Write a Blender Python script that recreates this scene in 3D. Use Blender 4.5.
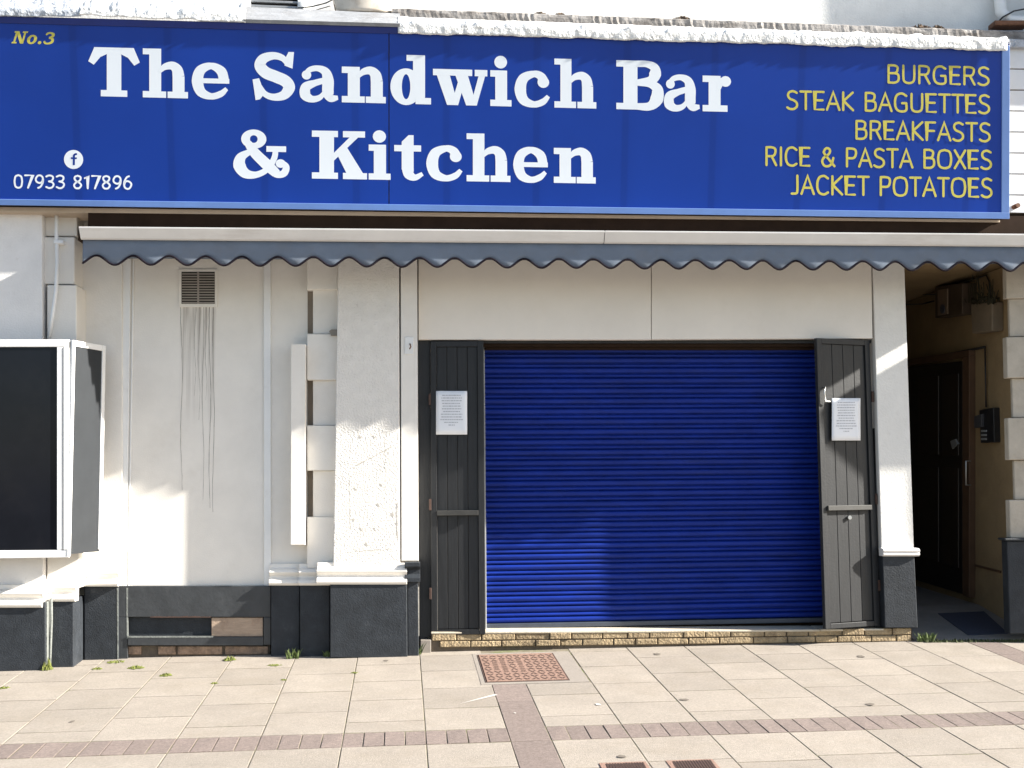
import bpy, bmesh, math, random
from mathutils import Vector, Matrix, noise
R = math.radians
random.seed(7)
for o in list(bpy.data.objects): bpy.data.objects.remove(o, do_unlink=True)
SC = bpy.context.scene
COL = SC.collection
# ------------------------------------------------------------------ camera
FOC, DIST, EYE = 1150.0, 10.5, 1.52
YAW, PITCH, ROLL = R(4.6), R(4.75), R(0.52)
cy, sy, cp, sp = math.cos(YAW), math.sin(YAW), math.cos(PITCH), math.sin(PITCH)
FW = Vector((sy*cp, cy*cp, sp)); r0 = Vector((cy, -sy, 0)); d0 = FW.cross(r0)
RT = math.cos(ROLL)*r0 + math.sin(ROLL)*d0
DN = -math.sin(ROLL)*r0 + math.cos(ROLL)*d0
EYEP = Vector((0, -DIST, EYE))
cam = bpy.data.cameras.new('camera'); camo = bpy.data.objects.new('camera', cam); COL.objects.link(camo)
cam.sensor_width = 36; cam.lens = FOC/1024*36; cam.clip_start = .05; cam.clip_end = 2000
m = Matrix((RT, -DN, -FW)).transposed().to_4x4(); m.translation = EYEP
camo.matrix_world = m; SC.camera = camo
# ------------------------------------------------------------------ sky, sun, exposure
SUN_D = Vector((-5, 1, -2.75)).normalized()          # travel direction of the light
w = bpy.data.worlds.new("World"); SC.world = w; w.use_nodes = True
nt = w.node_tree; nt.nodes.clear()
sky = nt.nodes.new('ShaderNodeTexSky'); sky.sky_type = 'NISHITA'; sky.sun_disc = False
sky.sun_elevation = math.asin(-SUN_D.z); sky.sun_rotation = math.atan2(-SUN_D.x, -SUN_D.y)
sky.air_density = 1.0; sky.dust_density = 1.2; sky.ozone_density = 1.0
bg = nt.nodes.new('ShaderNodeBackground'); bg.inputs[1].default_value = 0.065
out = nt.nodes.new('ShaderNodeOutputWorld')
nt.links.new(sky.outputs[0], bg.inputs[0]); nt.links.new(bg.outputs[0], out.inputs[0])
sl = bpy.data.lights.new('sun', 'SUN'); sl.energy = 5.0; sl.angle = R(.8); sl.color = (1, .95, .86)
so = bpy.data.objects.new('sun', sl); COL.objects.link(so); so.location = (30, -6, 17)
so.rotation_euler = SUN_D.to_track_quat('-Z', 'Y').to_euler()
vs = SC.view_settings; vs.view_transform = 'Standard'; vs.look = 'None'; vs.exposure = 1.79; vs.gamma = 1
vs.use_curve_mapping = False
# ------------------------------------------------------------------ from a point of the photograph to a point of the place
def ray(x, y): return (RT*(x-512) + DN*(y-384) + FW*FOC)
def at(x, y, Y=0.0):                                  # on the plane Y = const (parallel to the shopfront)
    r = ray(x, y); return EYEP + r*((Y+DIST)/r.y)
def atx(x, y, X):                                     # on the plane X = const (the passage wall)
    r = ray(x, y); return EYEP + r*((X-EYEP.x)/r.x)
FALL, GRAD, TURN = .0575, .002, R(.9)                 # the pavement falls towards the street
def gz(X, Y): return FALL*Y + GRAD*X
def uv(u, v, dz=0.0):                                 # pavement grid to world
    c, s = math.cos(TURN), math.sin(TURN); X, Y = u*c - v*s, u*s + v*c
    return Vector((X, Y, gz(X, Y)+dz))
# ------------------------------------------------------------------ materials
MATS = {}
def mat(name, col, rough=.7, var=.12, vscale=6, bump=0, bscale=60, metal=0, spec=.5, stretch=(1,1,1),
        dirt=None, dscale=2.5, damt=.5, dlo=.5, dhi=.75, dstretch=(1,1,1), coat=0, fine=0.0, bdist=.01):
    if name in MATS: return MATS[name]
    M = bpy.data.materials.new(name); M.use_nodes = True; t = M.node_tree; N, L = t.nodes, t.links
    b = N['Principled BSDF']; b.inputs['Roughness'].default_value = rough; b.inputs['Metallic'].default_value = metal
    b.inputs['Specular IOR Level'].default_value = spec
    if coat: b.inputs['Coat Weight'].default_value = coat; b.inputs['Coat Roughness'].default_value = .05
    tc = N.new('ShaderNodeTexCoord'); mp = N.new('ShaderNodeMapping'); mp.inputs['Scale'].default_value = stretch
    L.new(tc.outputs['Object'], mp.inputs[0])
    n = N.new('ShaderNodeTexNoise'); n.inputs['Scale'].default_value = vscale; n.inputs['Detail'].default_value = 8
    n.inputs['Roughness'].default_value = .65; L.new(mp.outputs[0], n.inputs[0])
    mr = N.new('ShaderNodeMapRange'); mr.inputs[1].default_value = .3; mr.inputs[2].default_value = .7
    mr.inputs[3].default_value = 1-var; mr.inputs[4].default_value = 1+var; L.new(n.outputs[0], mr.inputs[0])
    mul = N.new('ShaderNodeVectorMath'); mul.operation = 'SCALE'; mul.inputs[0].default_value = col[:3]
    L.new(mr.outputs[0], mul.inputs['Scale']); cur = mul.outputs[0]
    if fine:
        n4 = N.new('ShaderNodeTexNoise'); n4.inputs['Scale'].default_value = 55; n4.inputs['Detail'].default_value = 6; n4.inputs['Roughness'].default_value = .75
        L.new(tc.outputs['Object'], n4.inputs[0])
        m4 = N.new('ShaderNodeMapRange'); m4.inputs[1].default_value = .3; m4.inputs[2].default_value = .7
        m4.inputs[3].default_value = 1-fine; m4.inputs[4].default_value = 1+fine; L.new(n4.outputs[0], m4.inputs[0])
        v4 = N.new('ShaderNodeVectorMath'); v4.operation = 'SCALE'; L.new(cur, v4.inputs[0]); L.new(m4.outputs[0], v4.inputs['Scale']); cur = v4.outputs[0]
    if dirt:
        mp2 = N.new('ShaderNodeMapping'); mp2.inputs['Scale'].default_value = dstretch; L.new(tc.outputs['Object'], mp2.inputs[0])
        n2 = N.new('ShaderNodeTexNoise'); n2.inputs['Scale'].default_value = dscale; n2.inputs['Detail'].default_value = 10
        n2.inputs['Roughness'].default_value = .7; L.new(mp2.outputs[0], n2.inputs[0])
        r2 = N.new('ShaderNodeMapRange'); r2.inputs[1].default_value = dlo; r2.inputs[2].default_value = dhi
        r2.inputs[4].default_value = damt; L.new(n2.outputs[0], r2.inputs[0])
        mx = N.new('ShaderNodeMix'); mx.data_type = 'RGBA'; L.new(r2.outputs[0], mx.inputs[0])
        L.new(cur, mx.inputs[6]); mx.inputs[7].default_value = (*dirt, 1); cur = mx.outputs[2]
    L.new(cur, b.inputs['Base Color'])
    if bump:
        n3 = N.new('ShaderNodeTexNoise'); n3.inputs['Scale'].default_value = bscale; n3.inputs['Detail'].default_value = 6
        L.new(tc.outputs['Object'], n3.inputs[0])
        bp = N.new('ShaderNodeBump'); bp.inputs['Strength'].default_value = bump; bp.inputs['Distance'].default_value = bdist
        L.new(n3.outputs[0], bp.inputs['Height']); L.new(bp.outputs[0], b.inputs['Normal'])
    MATS[name] = M; return M
CREAM = mat('cream_paint', (.77, .735, .68), .65, .05, 3, .15, 90, dirt=(.50, .44, .36), dscale=1.6, damt=.35, dlo=.55, dhi=.85)
BOARD = mat('cream_board', (.77, .72, .65), .55, .04, 2, .08, 60, dirt=(.5, .42, .32), dscale=1.2, damt=.25, dlo=.55, dhi=.9)
ROUGH = mat('rough_render', (.74, .71, .665), .85, .06, 9, .55, 60, dirt=(.40, .37, .33), dscale=26, damt=.6, dlo=.60, dhi=.72, bdist=.02)
STUCCO = mat('pale_stucco', (.75, .73, .71), .8, .05, 6, .3, 70, dirt=(.4, .36, .3), dscale=5, damt=.5, dlo=.62, dhi=.8)
DARK = mat('dark_masonry_paint', (.024, .028, .034), .6, .3, 9, .25, 80, spec=.3, dirt=(.10, .10, .10), dscale=9, damt=.35, dlo=.6, dhi=.85, bdist=.015)
DARKEDGE = mat('pale_edge', (.17, .18, .17), .7, .3, 20, .4, 60)
WOODD = mat('charcoal_wood', (.019, .020, .022), .5, .25, 5, .12, 60, spec=.35, stretch=(12, 12, .8), dirt=(.06, .06, .058), dscale=6, damt=.4, dlo=.55, dhi=.85, dstretch=(8, 8, .6))
BLUE = mat('blue_shutter_paint', (.005, .024, .225), .5, .22, 3, .04, 30, spec=.2, stretch=(1, 1, 4), dirt=(.018, .028, .11), dscale=3, damt=.6, dstretch=(.6, 1, 5), dlo=.5, dhi=.8)
WHITEP = mat('white_gloss_paint', (.78, .78, .77), .4, .04, 5, .1, 40, dirt=(.45, .42, .38), dscale=6, damt=.4, dlo=.6, dhi=.85)
WHITEL = mat('white_vinyl', (.80, .86, .93), .35, .02, 3)
YELL = mat('yellow_vinyl', (.58, .52, .09), .4, .03, 3)
FRAMEB = mat('pale_blue_trim', (.12, .22, .50), .35, .08, 4)
GREYM = mat('grey_metal', (.30, .31, .32), .45, .12, 8, .1, 60, metal=.2)
BLACKP = mat('black_plastic', (.015, .015, .017), .4, .1, 10)
HINGE = mat('old_hinge', (.07, .038, .028), .7, .3, 30)
RUST = mat('rusty_steel', (.16, .07, .035), .8, .35, 25, .4, 80, dirt=(.06, .04, .03), dscale=20)
FLASH = mat('white_lead_flashing', (.78, .78, .77), .6, .06, 8, .5, 40, dirt=(.24, .225, .21), dscale=5, damt=.75, dlo=.54, dhi=.68, dstretch=(1, 1, 4), bdist=.03)
FLASHG = mat('grey_lead_flashing', (.42, .45, .5), .55, .15, 10, .9, 24, dirt=(.2, .21, .23), dscale=8, damt=.6, bdist=.03)
STRING = mat('weathered_stone', (.27, .255, .245), .9, .35, 9, .6, 40, dirt=(.085, .07, .06), dscale=5, damt=.85, dlo=.45, dhi=.66, dstretch=(.7, 1, 2))
SLAB = mat('slab_concrete', (.268, .235, .200), .85, .10, 3, .4, 120, dirt=(.20, .165, .12), dscale=2.2, damt=.55, dlo=.5, dhi=.85, fine=.22)
PINK = mat('pink_paver', (.185, .146, .130), .9, .16, 30, .5, 200, fine=.3)
JOINT = mat('joint_sand', (.17, .145, .105), .95, .3, 12, .5, 120, dirt=(.10, .13, .03), dscale=4, damt=.7, dlo=.5, dhi=.65)
CONC = mat('smooth_concrete', (.24, .212, .185), .85, .08, 5, .3, 150, fine=.12)
ASPH = mat('asphalt', (.06, .06, .06), .9, .15, 20, .4, 150)
BRICK = mat('yellow_stock_brick', (.31, .235, .14), .9, .45, 5, .9, 45, dirt=(.12, .08, .05), dscale=9, damt=.8, dlo=.5, dhi=.75, bdist=.02)
MORT = mat('mortar', (.12, .095, .07), .95, .2, 30, .5, 120)
STONE = mat('sill_stone', (.52, .46, .36), .8, .1, 6, .3, 60, dirt=(.25, .2, .15), dscale=5)
IRON = mat('rusty_cast_iron', (.24, .15, .115), .75, .2, 20, .5, 90)
IRONP = mat('dark_iron_pattern', (.055, .03, .022), .85, .2, 20)
OLDW = mat('bare_old_timber', (.36, .27, .20), .85, .2, 8, .5, 40, stretch=(1, 6, 8), dirt=(.16, .08, .05), dscale=6, damt=.7, dlo=.5, dhi=.75)
PAPER = mat('white_paper', (.80, .82, .86), .6, .01, 3)
INK = mat('faded_ink', (.42, .43, .48), .7, .1, 20)
AWN = mat('slate_blue_canvas', (.145, .178, .232), .95, .08, 5, .15, 300, dirt=(.15, .14, .14), dscale=3, damt=.35)
AWNT = mat('dark_piping', (.012, .009, .014), .9, .1, 20, spec=.1)
AWBAR = mat('white_awning_bar', (.72, .71, .70), .45, .05, 3, dirt=(.45, .40, .36), dscale=2, damt=.5, dstretch=(.6, 1, 4))
HOUS = mat('dark_brown_housing', (.030, .018, .012), .9, .2, 6, spec=.1)
ALLEY = mat('passage_paint', (.30, .215, .115), .8, .12, 3, .3, 40, dirt=(.18, .12, .07), dscale=2, damt=.6)
ALDOOR = mat('black_passage_door', (.018, .014, .012), .5, .2, 5)
ALFR = mat('brown_door_frame', (.10, .055, .03), .6, .2, 6)
ALFL = mat('passage_concrete', (.22, .20, .18), .9, .15, 4, .4, 80, dirt=(.15, .13, .12), dscale=3)
MATM = mat('dark_blue_doormat', (.045, .05, .075), .95, .2, 60, .6, 200)
GLASS = mat('dark_glass', (.008, .009, .013), .09, .2, 2, dirt=(.015, .015, .018), dscale=3, damt=.5, spec=.2)
PANEL = mat('dark_grey_panel', (.028, .031, .035), .55, .08, 4, spec=.2, dirt=(.02, .022, .025), dscale=3)
LEAF = mat('moss_green', (.12, .135, .028), .9, .3, 40, .6, 120)
GRASS = mat('weed_green', (.10, .135, .04), .8, .3, 30)
TILE = mat('white_glazed_tile', (.72, .74, .76), .25, .05, 4)
SILV = mat('silver_metal', (.55, .55, .54), .35, .1, 10, metal=.8)
SCUFF = mat('white_road_mark', (.48, .46, .43), .8, .1, 30)
# sign face: deep blue with the slightly darker ribs of its backing frame
def sign_mat():
    M = bpy.data.materials.new('blue_sign_face'); M.use_nodes = True; t = M.node_tree; N, L = t.nodes, t.links
    b = N['Principled BSDF']; b.inputs['Roughness'].default_value = .22; b.inputs['Specular IOR Level'].default_value = .35
    tc = N.new('ShaderNodeTexCoord'); sx = N.new('ShaderNodeSeparateXYZ'); L.new(tc.outputs['Object'], sx.inputs[0])
    n = N.new('ShaderNodeTexNoise'); n.inputs['Scale'].default_value = 1.1; n.inputs['Detail'].default_value = 5; L.new(tc.outputs['Object'], n.inputs[0])
    a = N.new('ShaderNodeMath'); a.operation = 'MULTIPLY_ADD'; a.inputs[1].default_value = 1/.785; L.new(sx.outputs[0], a.inputs[0])
    nm = N.new('ShaderNodeMath'); nm.operation = 'MULTIPLY_ADD'; nm.inputs[1].default_value = .03; nm.inputs[2].default_value = SIGN_PH; L.new(n.outputs[0], nm.inputs[0]); L.new(nm.outputs[0], a.inputs[2])
    fr = N.new('ShaderNodeMath'); fr.operation = 'FRACT'; L.new(a.outputs[0], fr.inputs[0])
    cr = N.new('ShaderNodeValToRGB'); e = cr.color_ramp.elements
    e[0].position = 0; e[0].color = (.97,)*3+(1,); e[1].position = 1; e[1].color = (.98,)*3+(1,)
    for p, v in ((.02, .84), (.075, .84), (.10, .97), (.2, 1.02), (.80, 1.0)):
        k = cr.color_ramp.elements.new(p); k.color = (v, v, v, 1)
    L.new(fr.outputs[0], cr.inputs[0])
    mr = N.new('ShaderNodeMapRange'); mr.inputs[1].default_value = .3; mr.inputs[2].default_value = .7; mr.inputs[3].default_value = .93; mr.inputs[4].default_value = 1.07; L.new(n.outputs[0], mr.inputs[0])
    mm = N.new('ShaderNodeMath'); mm.operation = 'MULTIPLY'; L.new(cr.outputs[0], mm.inputs[0]); L.new(mr.outputs[0], mm.inputs[1])
    v = N.new('ShaderNodeVectorMath'); v.operation = 'SCALE'; v.inputs[0].default_value = (.007, .043, .30); L.new(mm.outputs[0], v.inputs['Scale'])
    L.new(v.outputs[0], b.inputs['Base Color']); return M
SIGN_PH = 19.73
SIGNB = sign_mat()
# wall panel with streaks washed out of the vent
def streak_mat(x0, x1, ztop):
    M = CREAM.copy(); M.name = 'streaked_cream_paint'; t = M.node_tree; N, L = t.nodes, t.links
    b = N['Principled BSDF']; src = b.inputs['Base Color'].links[0].from_socket
    tc = N.new('ShaderNodeTexCoord'); sx = N.new('ShaderNodeSeparateXYZ'); L.new(tc.outputs['Object'], sx.inputs[0])
    mp = N.new('ShaderNodeMapping'); mp.inputs['Scale'].default_value = (38, 1, 1.1); L.new(tc.outputs['Object'], mp.inputs[0])
    n = N.new('ShaderNodeTexNoise'); n.inputs['Scale'].default_value = 1; n.inputs['Detail'].default_value = 4; L.new(mp.outputs[0], n.inputs[0])
    def mrange(s, a, c, d, e_):
        k = N.new('ShaderNodeMapRange'); k.inputs[1].default_value = a; k.inputs[2].default_value = c; k.inputs[3].default_value = d; k.inputs[4].default_value = e_
        L.new(s, k.inputs[0]); return k.outputs[0]
    def mul(a, c):
        k = N.new('ShaderNodeMath'); k.operation = 'MULTIPLY'; L.new(a, k.inputs[0]); L.new(c, k.inputs[1]); return k.outputs[0]
    f = mul(mul(mrange(sx.outputs[0], x0, x0+.03, 0, 1), mrange(sx.outputs[0], x1-.03, x1, 1, 0)),
            mul(mrange(sx.outputs[2], ztop-1.1, ztop-.05, 0, 1), mrange(sx.outputs[2], ztop, ztop+.03, 1, 0)))
    f = mul(f, mrange(n.outputs[0], .42, .68, .06, .9))
    mx = N.new('ShaderNodeMix'); mx.data_type = 'RGBA'; L.new(f, mx.inputs[0]); L.new(src, mx.inputs[6]); mx.inputs[7].default_value = (.30, .26, .22, 1)
    L.new(mx.outputs[2], b.inputs['Base Color']); return M
# ------------------------------------------------------------------ mesh helpers
def nb(): return bmesh.new()
def face(bm, pts):
    try: return bm.faces.new([bm.verts.new(p) for p in pts])
    except ValueError: return None
def bx(bm, x0, x1, y0, y1, z0, z1):
    v = [bm.verts.new((x, y, z)) for x in (x0, x1) for y in (y0, y1) for z in (z0, z1)]
    for q in ((0,1,3,2), (4,6,7,5), (0,4,5,1), (2,3,7,6), (0,2,6,4), (1,5,7,3)): bm.faces.new([v[i] for i in q])
def qp(bm, q, Yf, Yb, Yfb=None):
    """block whose front outline is seen at the four photo points q, from Yf back to Yb"""
    f = [at(x, y, Yf) for x, y in q]; b = [Vector((p.x, Yb, p.z)) for p in f]
    vf = [bm.verts.new(p) for p in f]; vb = [bm.verts.new(p) for p in b]; n = len(q)
    bm.faces.new(vf); bm.faces.new(vb[::-1])
    for i in range(n): bm.faces.new((vf[i], vb[i], vb[(i+1) % n], vf[(i+1) % n]))
def rect(x0, y0, x1, y1): return [(x0, y0), (x1, y0), (x1, y1), (x0, y1)]
def prism(bm, prof, x0, x1, dxa=0, zs=0):
    """profile of (Y,Z) points run along X"""
    a = [bm.verts.new((x0, y, z)) for y, z in prof]; b = [bm.verts.new((x1, y, z+zs)) for y, z in prof]; n = len(prof)
    bm.faces.new(a); bm.faces.new(b[::-1])
    for i in range(n): bm.faces.new((a[i], b[i], b[(i+1) % n], a[(i+1) % n]))
def tube(bm, pts, r, n=8):
    rings = []
    for i, p in enumerate(pts):
        a = Vector(pts[max(i-1, 0)]); b = Vector(pts[min(i+1, len(pts)-1)]); d = (b-a).normalized()
        u = d.orthogonal().normalized(); v = d.cross(u)
        if rings:  # keep the frame from flipping
            pu = (rings[-1][0].co - Vector(pts[i-1])); pu = (pu - d*pu.dot(d))
            if pu.length > 1e-6: u = pu.normalized(); v = d.cross(u)
        rings.append([bm.verts.new(Vector(p)+u*r*math.cos(2*math.pi*k/n)+v*r*math.sin(2*math.pi*k/n)) for k in range(n)])
    for a, b in zip(rings, rings[1:]):
        for k in range(n): bm.faces.new((a[k], a[(k+1) % n], b[(k+1) % n], b[k]))
    bm.faces.new(rings[0][::-1]); bm.faces.new(rings[-1])
def obj(name, bm, m, parent=None, bevel=0, smooth=False, seg=2):
    bmesh.ops.remove_doubles(bm, verts=bm.verts, dist=1e-6)
    bmesh.ops.recalc_face_normals(bm, faces=bm.faces)
    me = bpy.data.meshes.new(name); bm.to_mesh(me); bm.free()
    o = bpy.data.objects.new(name, me); COL.objects.link(o); me.materials.append(m)
    if smooth:
        for p in me.polygons: p.use_smooth = True
    if bevel:
        md = o.modifiers.new('bevel', 'BEVEL'); md.width = bevel; md.segments = seg; md.limit_method = 'ANGLE'; md.angle_limit = R(40)
    if parent:
        o.parent = parent; o.matrix_parent_inverse = parent.matrix_world.inverted()
    return o
def thing(name, label, cat, loc=(0, 0, 0), group=None):
    o = bpy.data.objects.new(name, None); COL.objects.link(o); o.location = loc; o.empty_display_size = .2
    o.matrix_world = Matrix.Translation(loc)
    o['label'] = label; o['category'] = cat
    if group: o['group'] = group
    return o
def tag(o, label, cat, group=None):
    o['label'] = label; o['category'] = cat
    if group: o['group'] = group
    return o
def struct(o): o['kind'] = 'structure'; return o
# ------------------------------------------------------------------ pavement, road
US = [-2.74-.556*i for i in range(12, 0, -1)] + [-2.74, -2.185, -1.635, -1.09, -.55, -.01, .535, .80, 1.32, 1.85, 2.38, 2.905, 3.42, 3.945, 4.45] + [4.45+.54*i for i in range(1, 12)]
B0, B1 = -2.61, -2.935                                # the band of pink bricks
def tint(o, colours):
    me = o.data; ca = me.color_attributes.new('tint', 'FLOAT_COLOR', 'CORNER')
    for p, c in zip(me.polygons, colours):
        for li in p.loop_indices: ca.data[li].color = (c, c, c, 1)
def use_tint(M):
    t = M.node_tree; b = t.nodes['Principled BSDF']; src = b.inputs['Base Color'].links[0].from_socket
    a = t.nodes.new('ShaderNodeAttribute'); a.attribute_name = 'tint'
    v = t.nodes.new('ShaderNodeVectorMath'); v.operation = 'MULTIPLY'
    t.links.new(src, v.inputs[0]); t.links.new(a.outputs['Color'], v.inputs[1]); t.links.new(v.outputs[0], b.inputs['Base Color'])
use_tint(SLAB); use_tint(PINK)
def slab(bm, u0, u1, v0, v1, g=.004, h=.0, lst=None, tilt=.0012):
    c = random.uniform(.91, 1.05); e = .002; gv = g*1.9
    tl = [random.uniform(-tilt, tilt) for _ in range(4)]
    top = [(u0+g+e, v0+gv+e), (u1-g-e, v0+gv+e), (u1-g-e, v1-gv-e), (u0+g+e, v1-gv-e)]
    bot = [(u0+g, v0+gv), (u1-g, v0+gv), (u1-g, v1-gv), (u0+g, v1-gv)]
    T = [bm.verts.new(uv(u, v, h+d)) for (u, v), d in zip(top, tl)]; Mx = [bm.verts.new(uv(u, v, h-.0012+d)) for (u, v), d in zip(bot, tl)]
    Bt = [bm.verts.new(uv(u, v, -.05)) for u, v in bot]
    bm.faces.new(T); k = 1
    for a, b in ((T, Mx), (Mx, Bt)):
        for i in range(4): bm.faces.new((a[i], b[i], b[(i+1) % 4], a[(i+1) % 4])); k += 1
    lst += [c]*k
bm = nb(); tl = []; bp = nb(); tp = []
WALLV = .35                                           # slabs run in under the building
for i, (u0, u1) in enumerate(zip(US, US[1:])):
    pink = abs(u0-.535) < 1e-6
    k = i if u0 < .6 else i-1
    off = 0 if (k % 2 == 0) else .31
    if u0 >= 4.9 and u1 < 5.6:                        # second pink strip at the far right
        for v in [x*.6 for x in range(-4, 1)]: slab(bp, u0, u0+.27, v-.2, v+.4, .002, 0, tp); slab(bm, u0+.27, u1, v-.2, v+.4, .004, 0, tl)
        continue
    vs_ = [B0]
    v = -2.35 if off == 0 else -2.04
    while v < WALLV: vs_.append(v); v += .603
    vs_.append(WALLV)
    hole = .45 <= u0 < 1.31
    for v0, v1 in zip(vs_, vs_[1:]):
        if hole and v1 > -1.37:
            if v0 >= -1.37: continue
            v1 = -1.37
        if pink: continue
        slab(bm, u0, u1, v0, v1, .004, 0, tl)
    if pink:
        slab(bp, u0, u1, B1, -1.9, .003, 0, tp); slab(bp, u0, u1, -1.9, -1.37, .001, 0, tp)
    w_ = (u1-u0)/4
    if not pink:
        for j in range(4): slab(bp, u0+w_*j, u0+w_*(j+1), B1, B0, .0035, 0, tp, .003)
    # street side of the band
    v = B1 if not pink else B1
    first = True
    while v > -9:
        st = .6 if not (first and off) else .55
        st = .6 if (off == 0 or not first) else .52
        if pink: slab(bp, u0, u1, v-st, v, .002, 0, tp)
        else: slab(bm, u0, u1, v-st, v, .004, 0, tl)
        v -= st; first = False
pv = struct(obj('pavement', bm, SLAB)); tint(pv, tl)
bk = struct(obj('brick_paving', bp, PINK)); tint(bk, tp)
bm = nb(); face(bm, [uv(-12, -9.6, -.0035), uv(14, -9.6, -.0035), uv(14, .5, -.0035), uv(-12, .5, -.0035)])
struct(obj('pavement_bed', bm, JOINT))
zr = gz(0, -9.6)-.12
bm = nb(); face(bm, [(-400, -400, zr), (400, -400, zr), (400, 400, zr), (-400, 400, zr)]); struct(obj('ground', bm, ASPH))
bm = nb(); c0 = uv(-12, -9.6); bx(bm, -12, 14, -9.75, -9.45, zr-.02, zr+.12); struct(obj('kerb', bm, CONC, bevel=.01))
# ------------------------------------------------------------------ manhole cover and drains
def slabobj(name, u0, u1, v0, v1, h, th, m, parent=None, bevel=0):
    b = nb(); T = [b.verts.new(uv(u, v, h)) for u, v in ((u0, v0), (u1, v0), (u1, v1), (u0, v1))]; Bt = [b.verts.new(uv(u, v, h-th)) for u, v in ((u0, v0), (u1, v0), (u1, v1), (u0, v1))]
    b.faces.new(T); b.faces.new(Bt)
    for i in range(4): b.faces.new((T[i], Bt[i], Bt[(i+1) % 4], T[(i+1) % 4]))
    return obj(name, b, m, parent, bevel)
mh = thing('manhole_cover', 'rusty rectangular cast iron access cover set in concrete in front of the blue shutter', 'manhole cover', uv(.88, -.85))
slabobj('surround', .452, 1.308, -1.366, -.20, .002, .05, CONC, mh)
slabobj('frame', .490, 1.160, -1.305, -.268, .005, .02, IRONP, mh)
slabobj('plate', .505, 1.145, -1.290, -.283, .009, .02, IRON, mh)
b = nb()
def umark(b, pts, wd, h):
    for (u0, v0), (u1, v1) in zip(pts, pts[1:]):
        d = Vector((u1-u0, v1-v0)); n = Vector((-d.y, d.x)).normalized()*wd/2
        face(b, [uv(u0+n.x, v0+n.y, h), uv(u0-n.x, v0-n.y, h), uv(u1-n.x, v1-n.y, h), uv(u1+n.x, v1+n.y, h)])
for i in range(9):
    uu = .545+i*.0705
    for j in range(11):
        vv = -1.235+j*.086
        if i in (2, 4) and 3 <= j <= 8 or (i == 1 and 4 <= j <= 7):   # the worn cast-in letters read as a row of bars
            umark(b, [(uu-.022, vv), (uu+.022, vv)], .016, .0105); umark(b, [(uu-.018, vv+.042), (uu+.02, vv+.034)], .013, .0105); continue
        s = 1 if (i+j) % 2 else -1
        umark(b, [(uu-.024, vv-.028*s), (uu+.002, vv+.026*s), (uu+.026, vv-.024*s)], .015, .0105)
obj('raised_pattern', b, IRONP, mh)
for k, (u0, u1, lab) in enumerate(((1.02, 1.305, 'left one of two small slotted drain grates in the paving'), (1.43, 1.72, 'right one of two small slotted drain grates in the paving'))):
    gr = thing('drain_grate', lab, 'drain', uv((u0+u1)/2, -3.6), 'slotted drain grates at the front of the paving')
    slabobj('frame', u0, u1, -3.80, -3.46, .004, .02, IRON, gr)
    b = nb(); n = 14
    for i in range(n):
        a = u0+.025+(u1-u0-.05)*i/n
        q = [(a, -3.775), (a+.010, -3.775), (a+.024, -3.485), (a+.014, -3.485)]
        face(b, [uv(u, v, .0075) for u, v in q])
    obj('slots', b, IRONP, gr)
# scuffs and gum on the paving
b = nb()
def blot(b, u, v, r1, r2, h=.004, ang=0):
    n = 14; pts = []
    for i in range(n):
        a = 2*math.pi*i/n; k = random.uniform(.7, 1.15); x, y = r1*math.cos(a)*k, r2*math.sin(a)*k
        pts.append(uv(u+x*math.cos(ang)-y*math.sin(ang), v+x*math.sin(ang)+y*math.cos(ang), h))
    face(b, pts)
def gp(x, y):   # pavement grid under a photo point
    r = ray(x, y); t = (FALL*EYEP.y+GRAD*EYEP.x-EYEP.z)/(r.z-FALL*r.y-GRAD*r.x); p = EYEP+r*t
    c, s = math.cos(TURN), math.sin(TURN); return p.x*c+p.y*s, -p.x*s+p.y*c
for x, y, a_, c_ in ((657, 654.5, .03, .045), (684, 700, .035, .03), (861, 656.8, .035, .05), (870, 704.8, .035, .03), (621.5, 757, .03, .03), (72, 722, .018, .025), (386, 661, .02, .03)):
    u, v = gp(x, y); blot(b, u, v, a_, c_, .0045)
struct(obj('pavement_stains', b, mat('dark_gum', (.13, .11, .09), .9, .2, 20)))
b = nb()
for (xa, ya), (xb, yb) in (((459, 704.5), (496, 695)),):
    ua, va = gp(xa, ya); ub, vb = gp(xb, yb); d = Vector((ub-ua, vb-va)); n = Vector((-d.y, d.x)).normalized()
    face(b, [uv(ua, va, .0046), uv(ua+d.x*.6-n.x*.015, va+d.y*.6-n.y*.015, .0046), uv(ub-n.x*.02, vb-n.y*.02, .0046), uv(ub+n.x*.015, vb+n.y*.015, .0046), uv(ua+d.x*.5+n.x*.01, va+d.y*.5+n.y*.01, .0046)])
for x, y, a_, c_ in ((598, 705, .018, .03), (515, 713.5, .008, .015)):
    u, v = gp(x, y); blot(b, u, v, a_, c_, .0046, .4)
struct(obj('pavement_scuffs', b, SCUFF))
# ------------------------------------------------------------------ the shop building
shop = thing('shop_building', 'cream painted shop front with charcoal base around the blue shutter', 'building', (0.8, 0, 0))
ZG = -.25
# left wall panel, with black base
b = nb(); qp(b, [(124, 208), (419, 208), (419, 587), (124, 587)], 0, .12); 
vtl, vbr = at(181, 306), at(216, 306)
obj('wall', b, streak_mat(vtl.x-.01, vbr.x+.01, vtl.z), shop)
b = nb(); p0, p1 = at(76, 212), at(1030, 260)
bx(b, -4.3, 4.5, .125, .5, 2.78, 5.3)                       # masonry over the opening
bx(b, -4.3, .2, .13, .5, ZG, 2.77)
obj('inner_wall', b, CREAM, shop)
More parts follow.
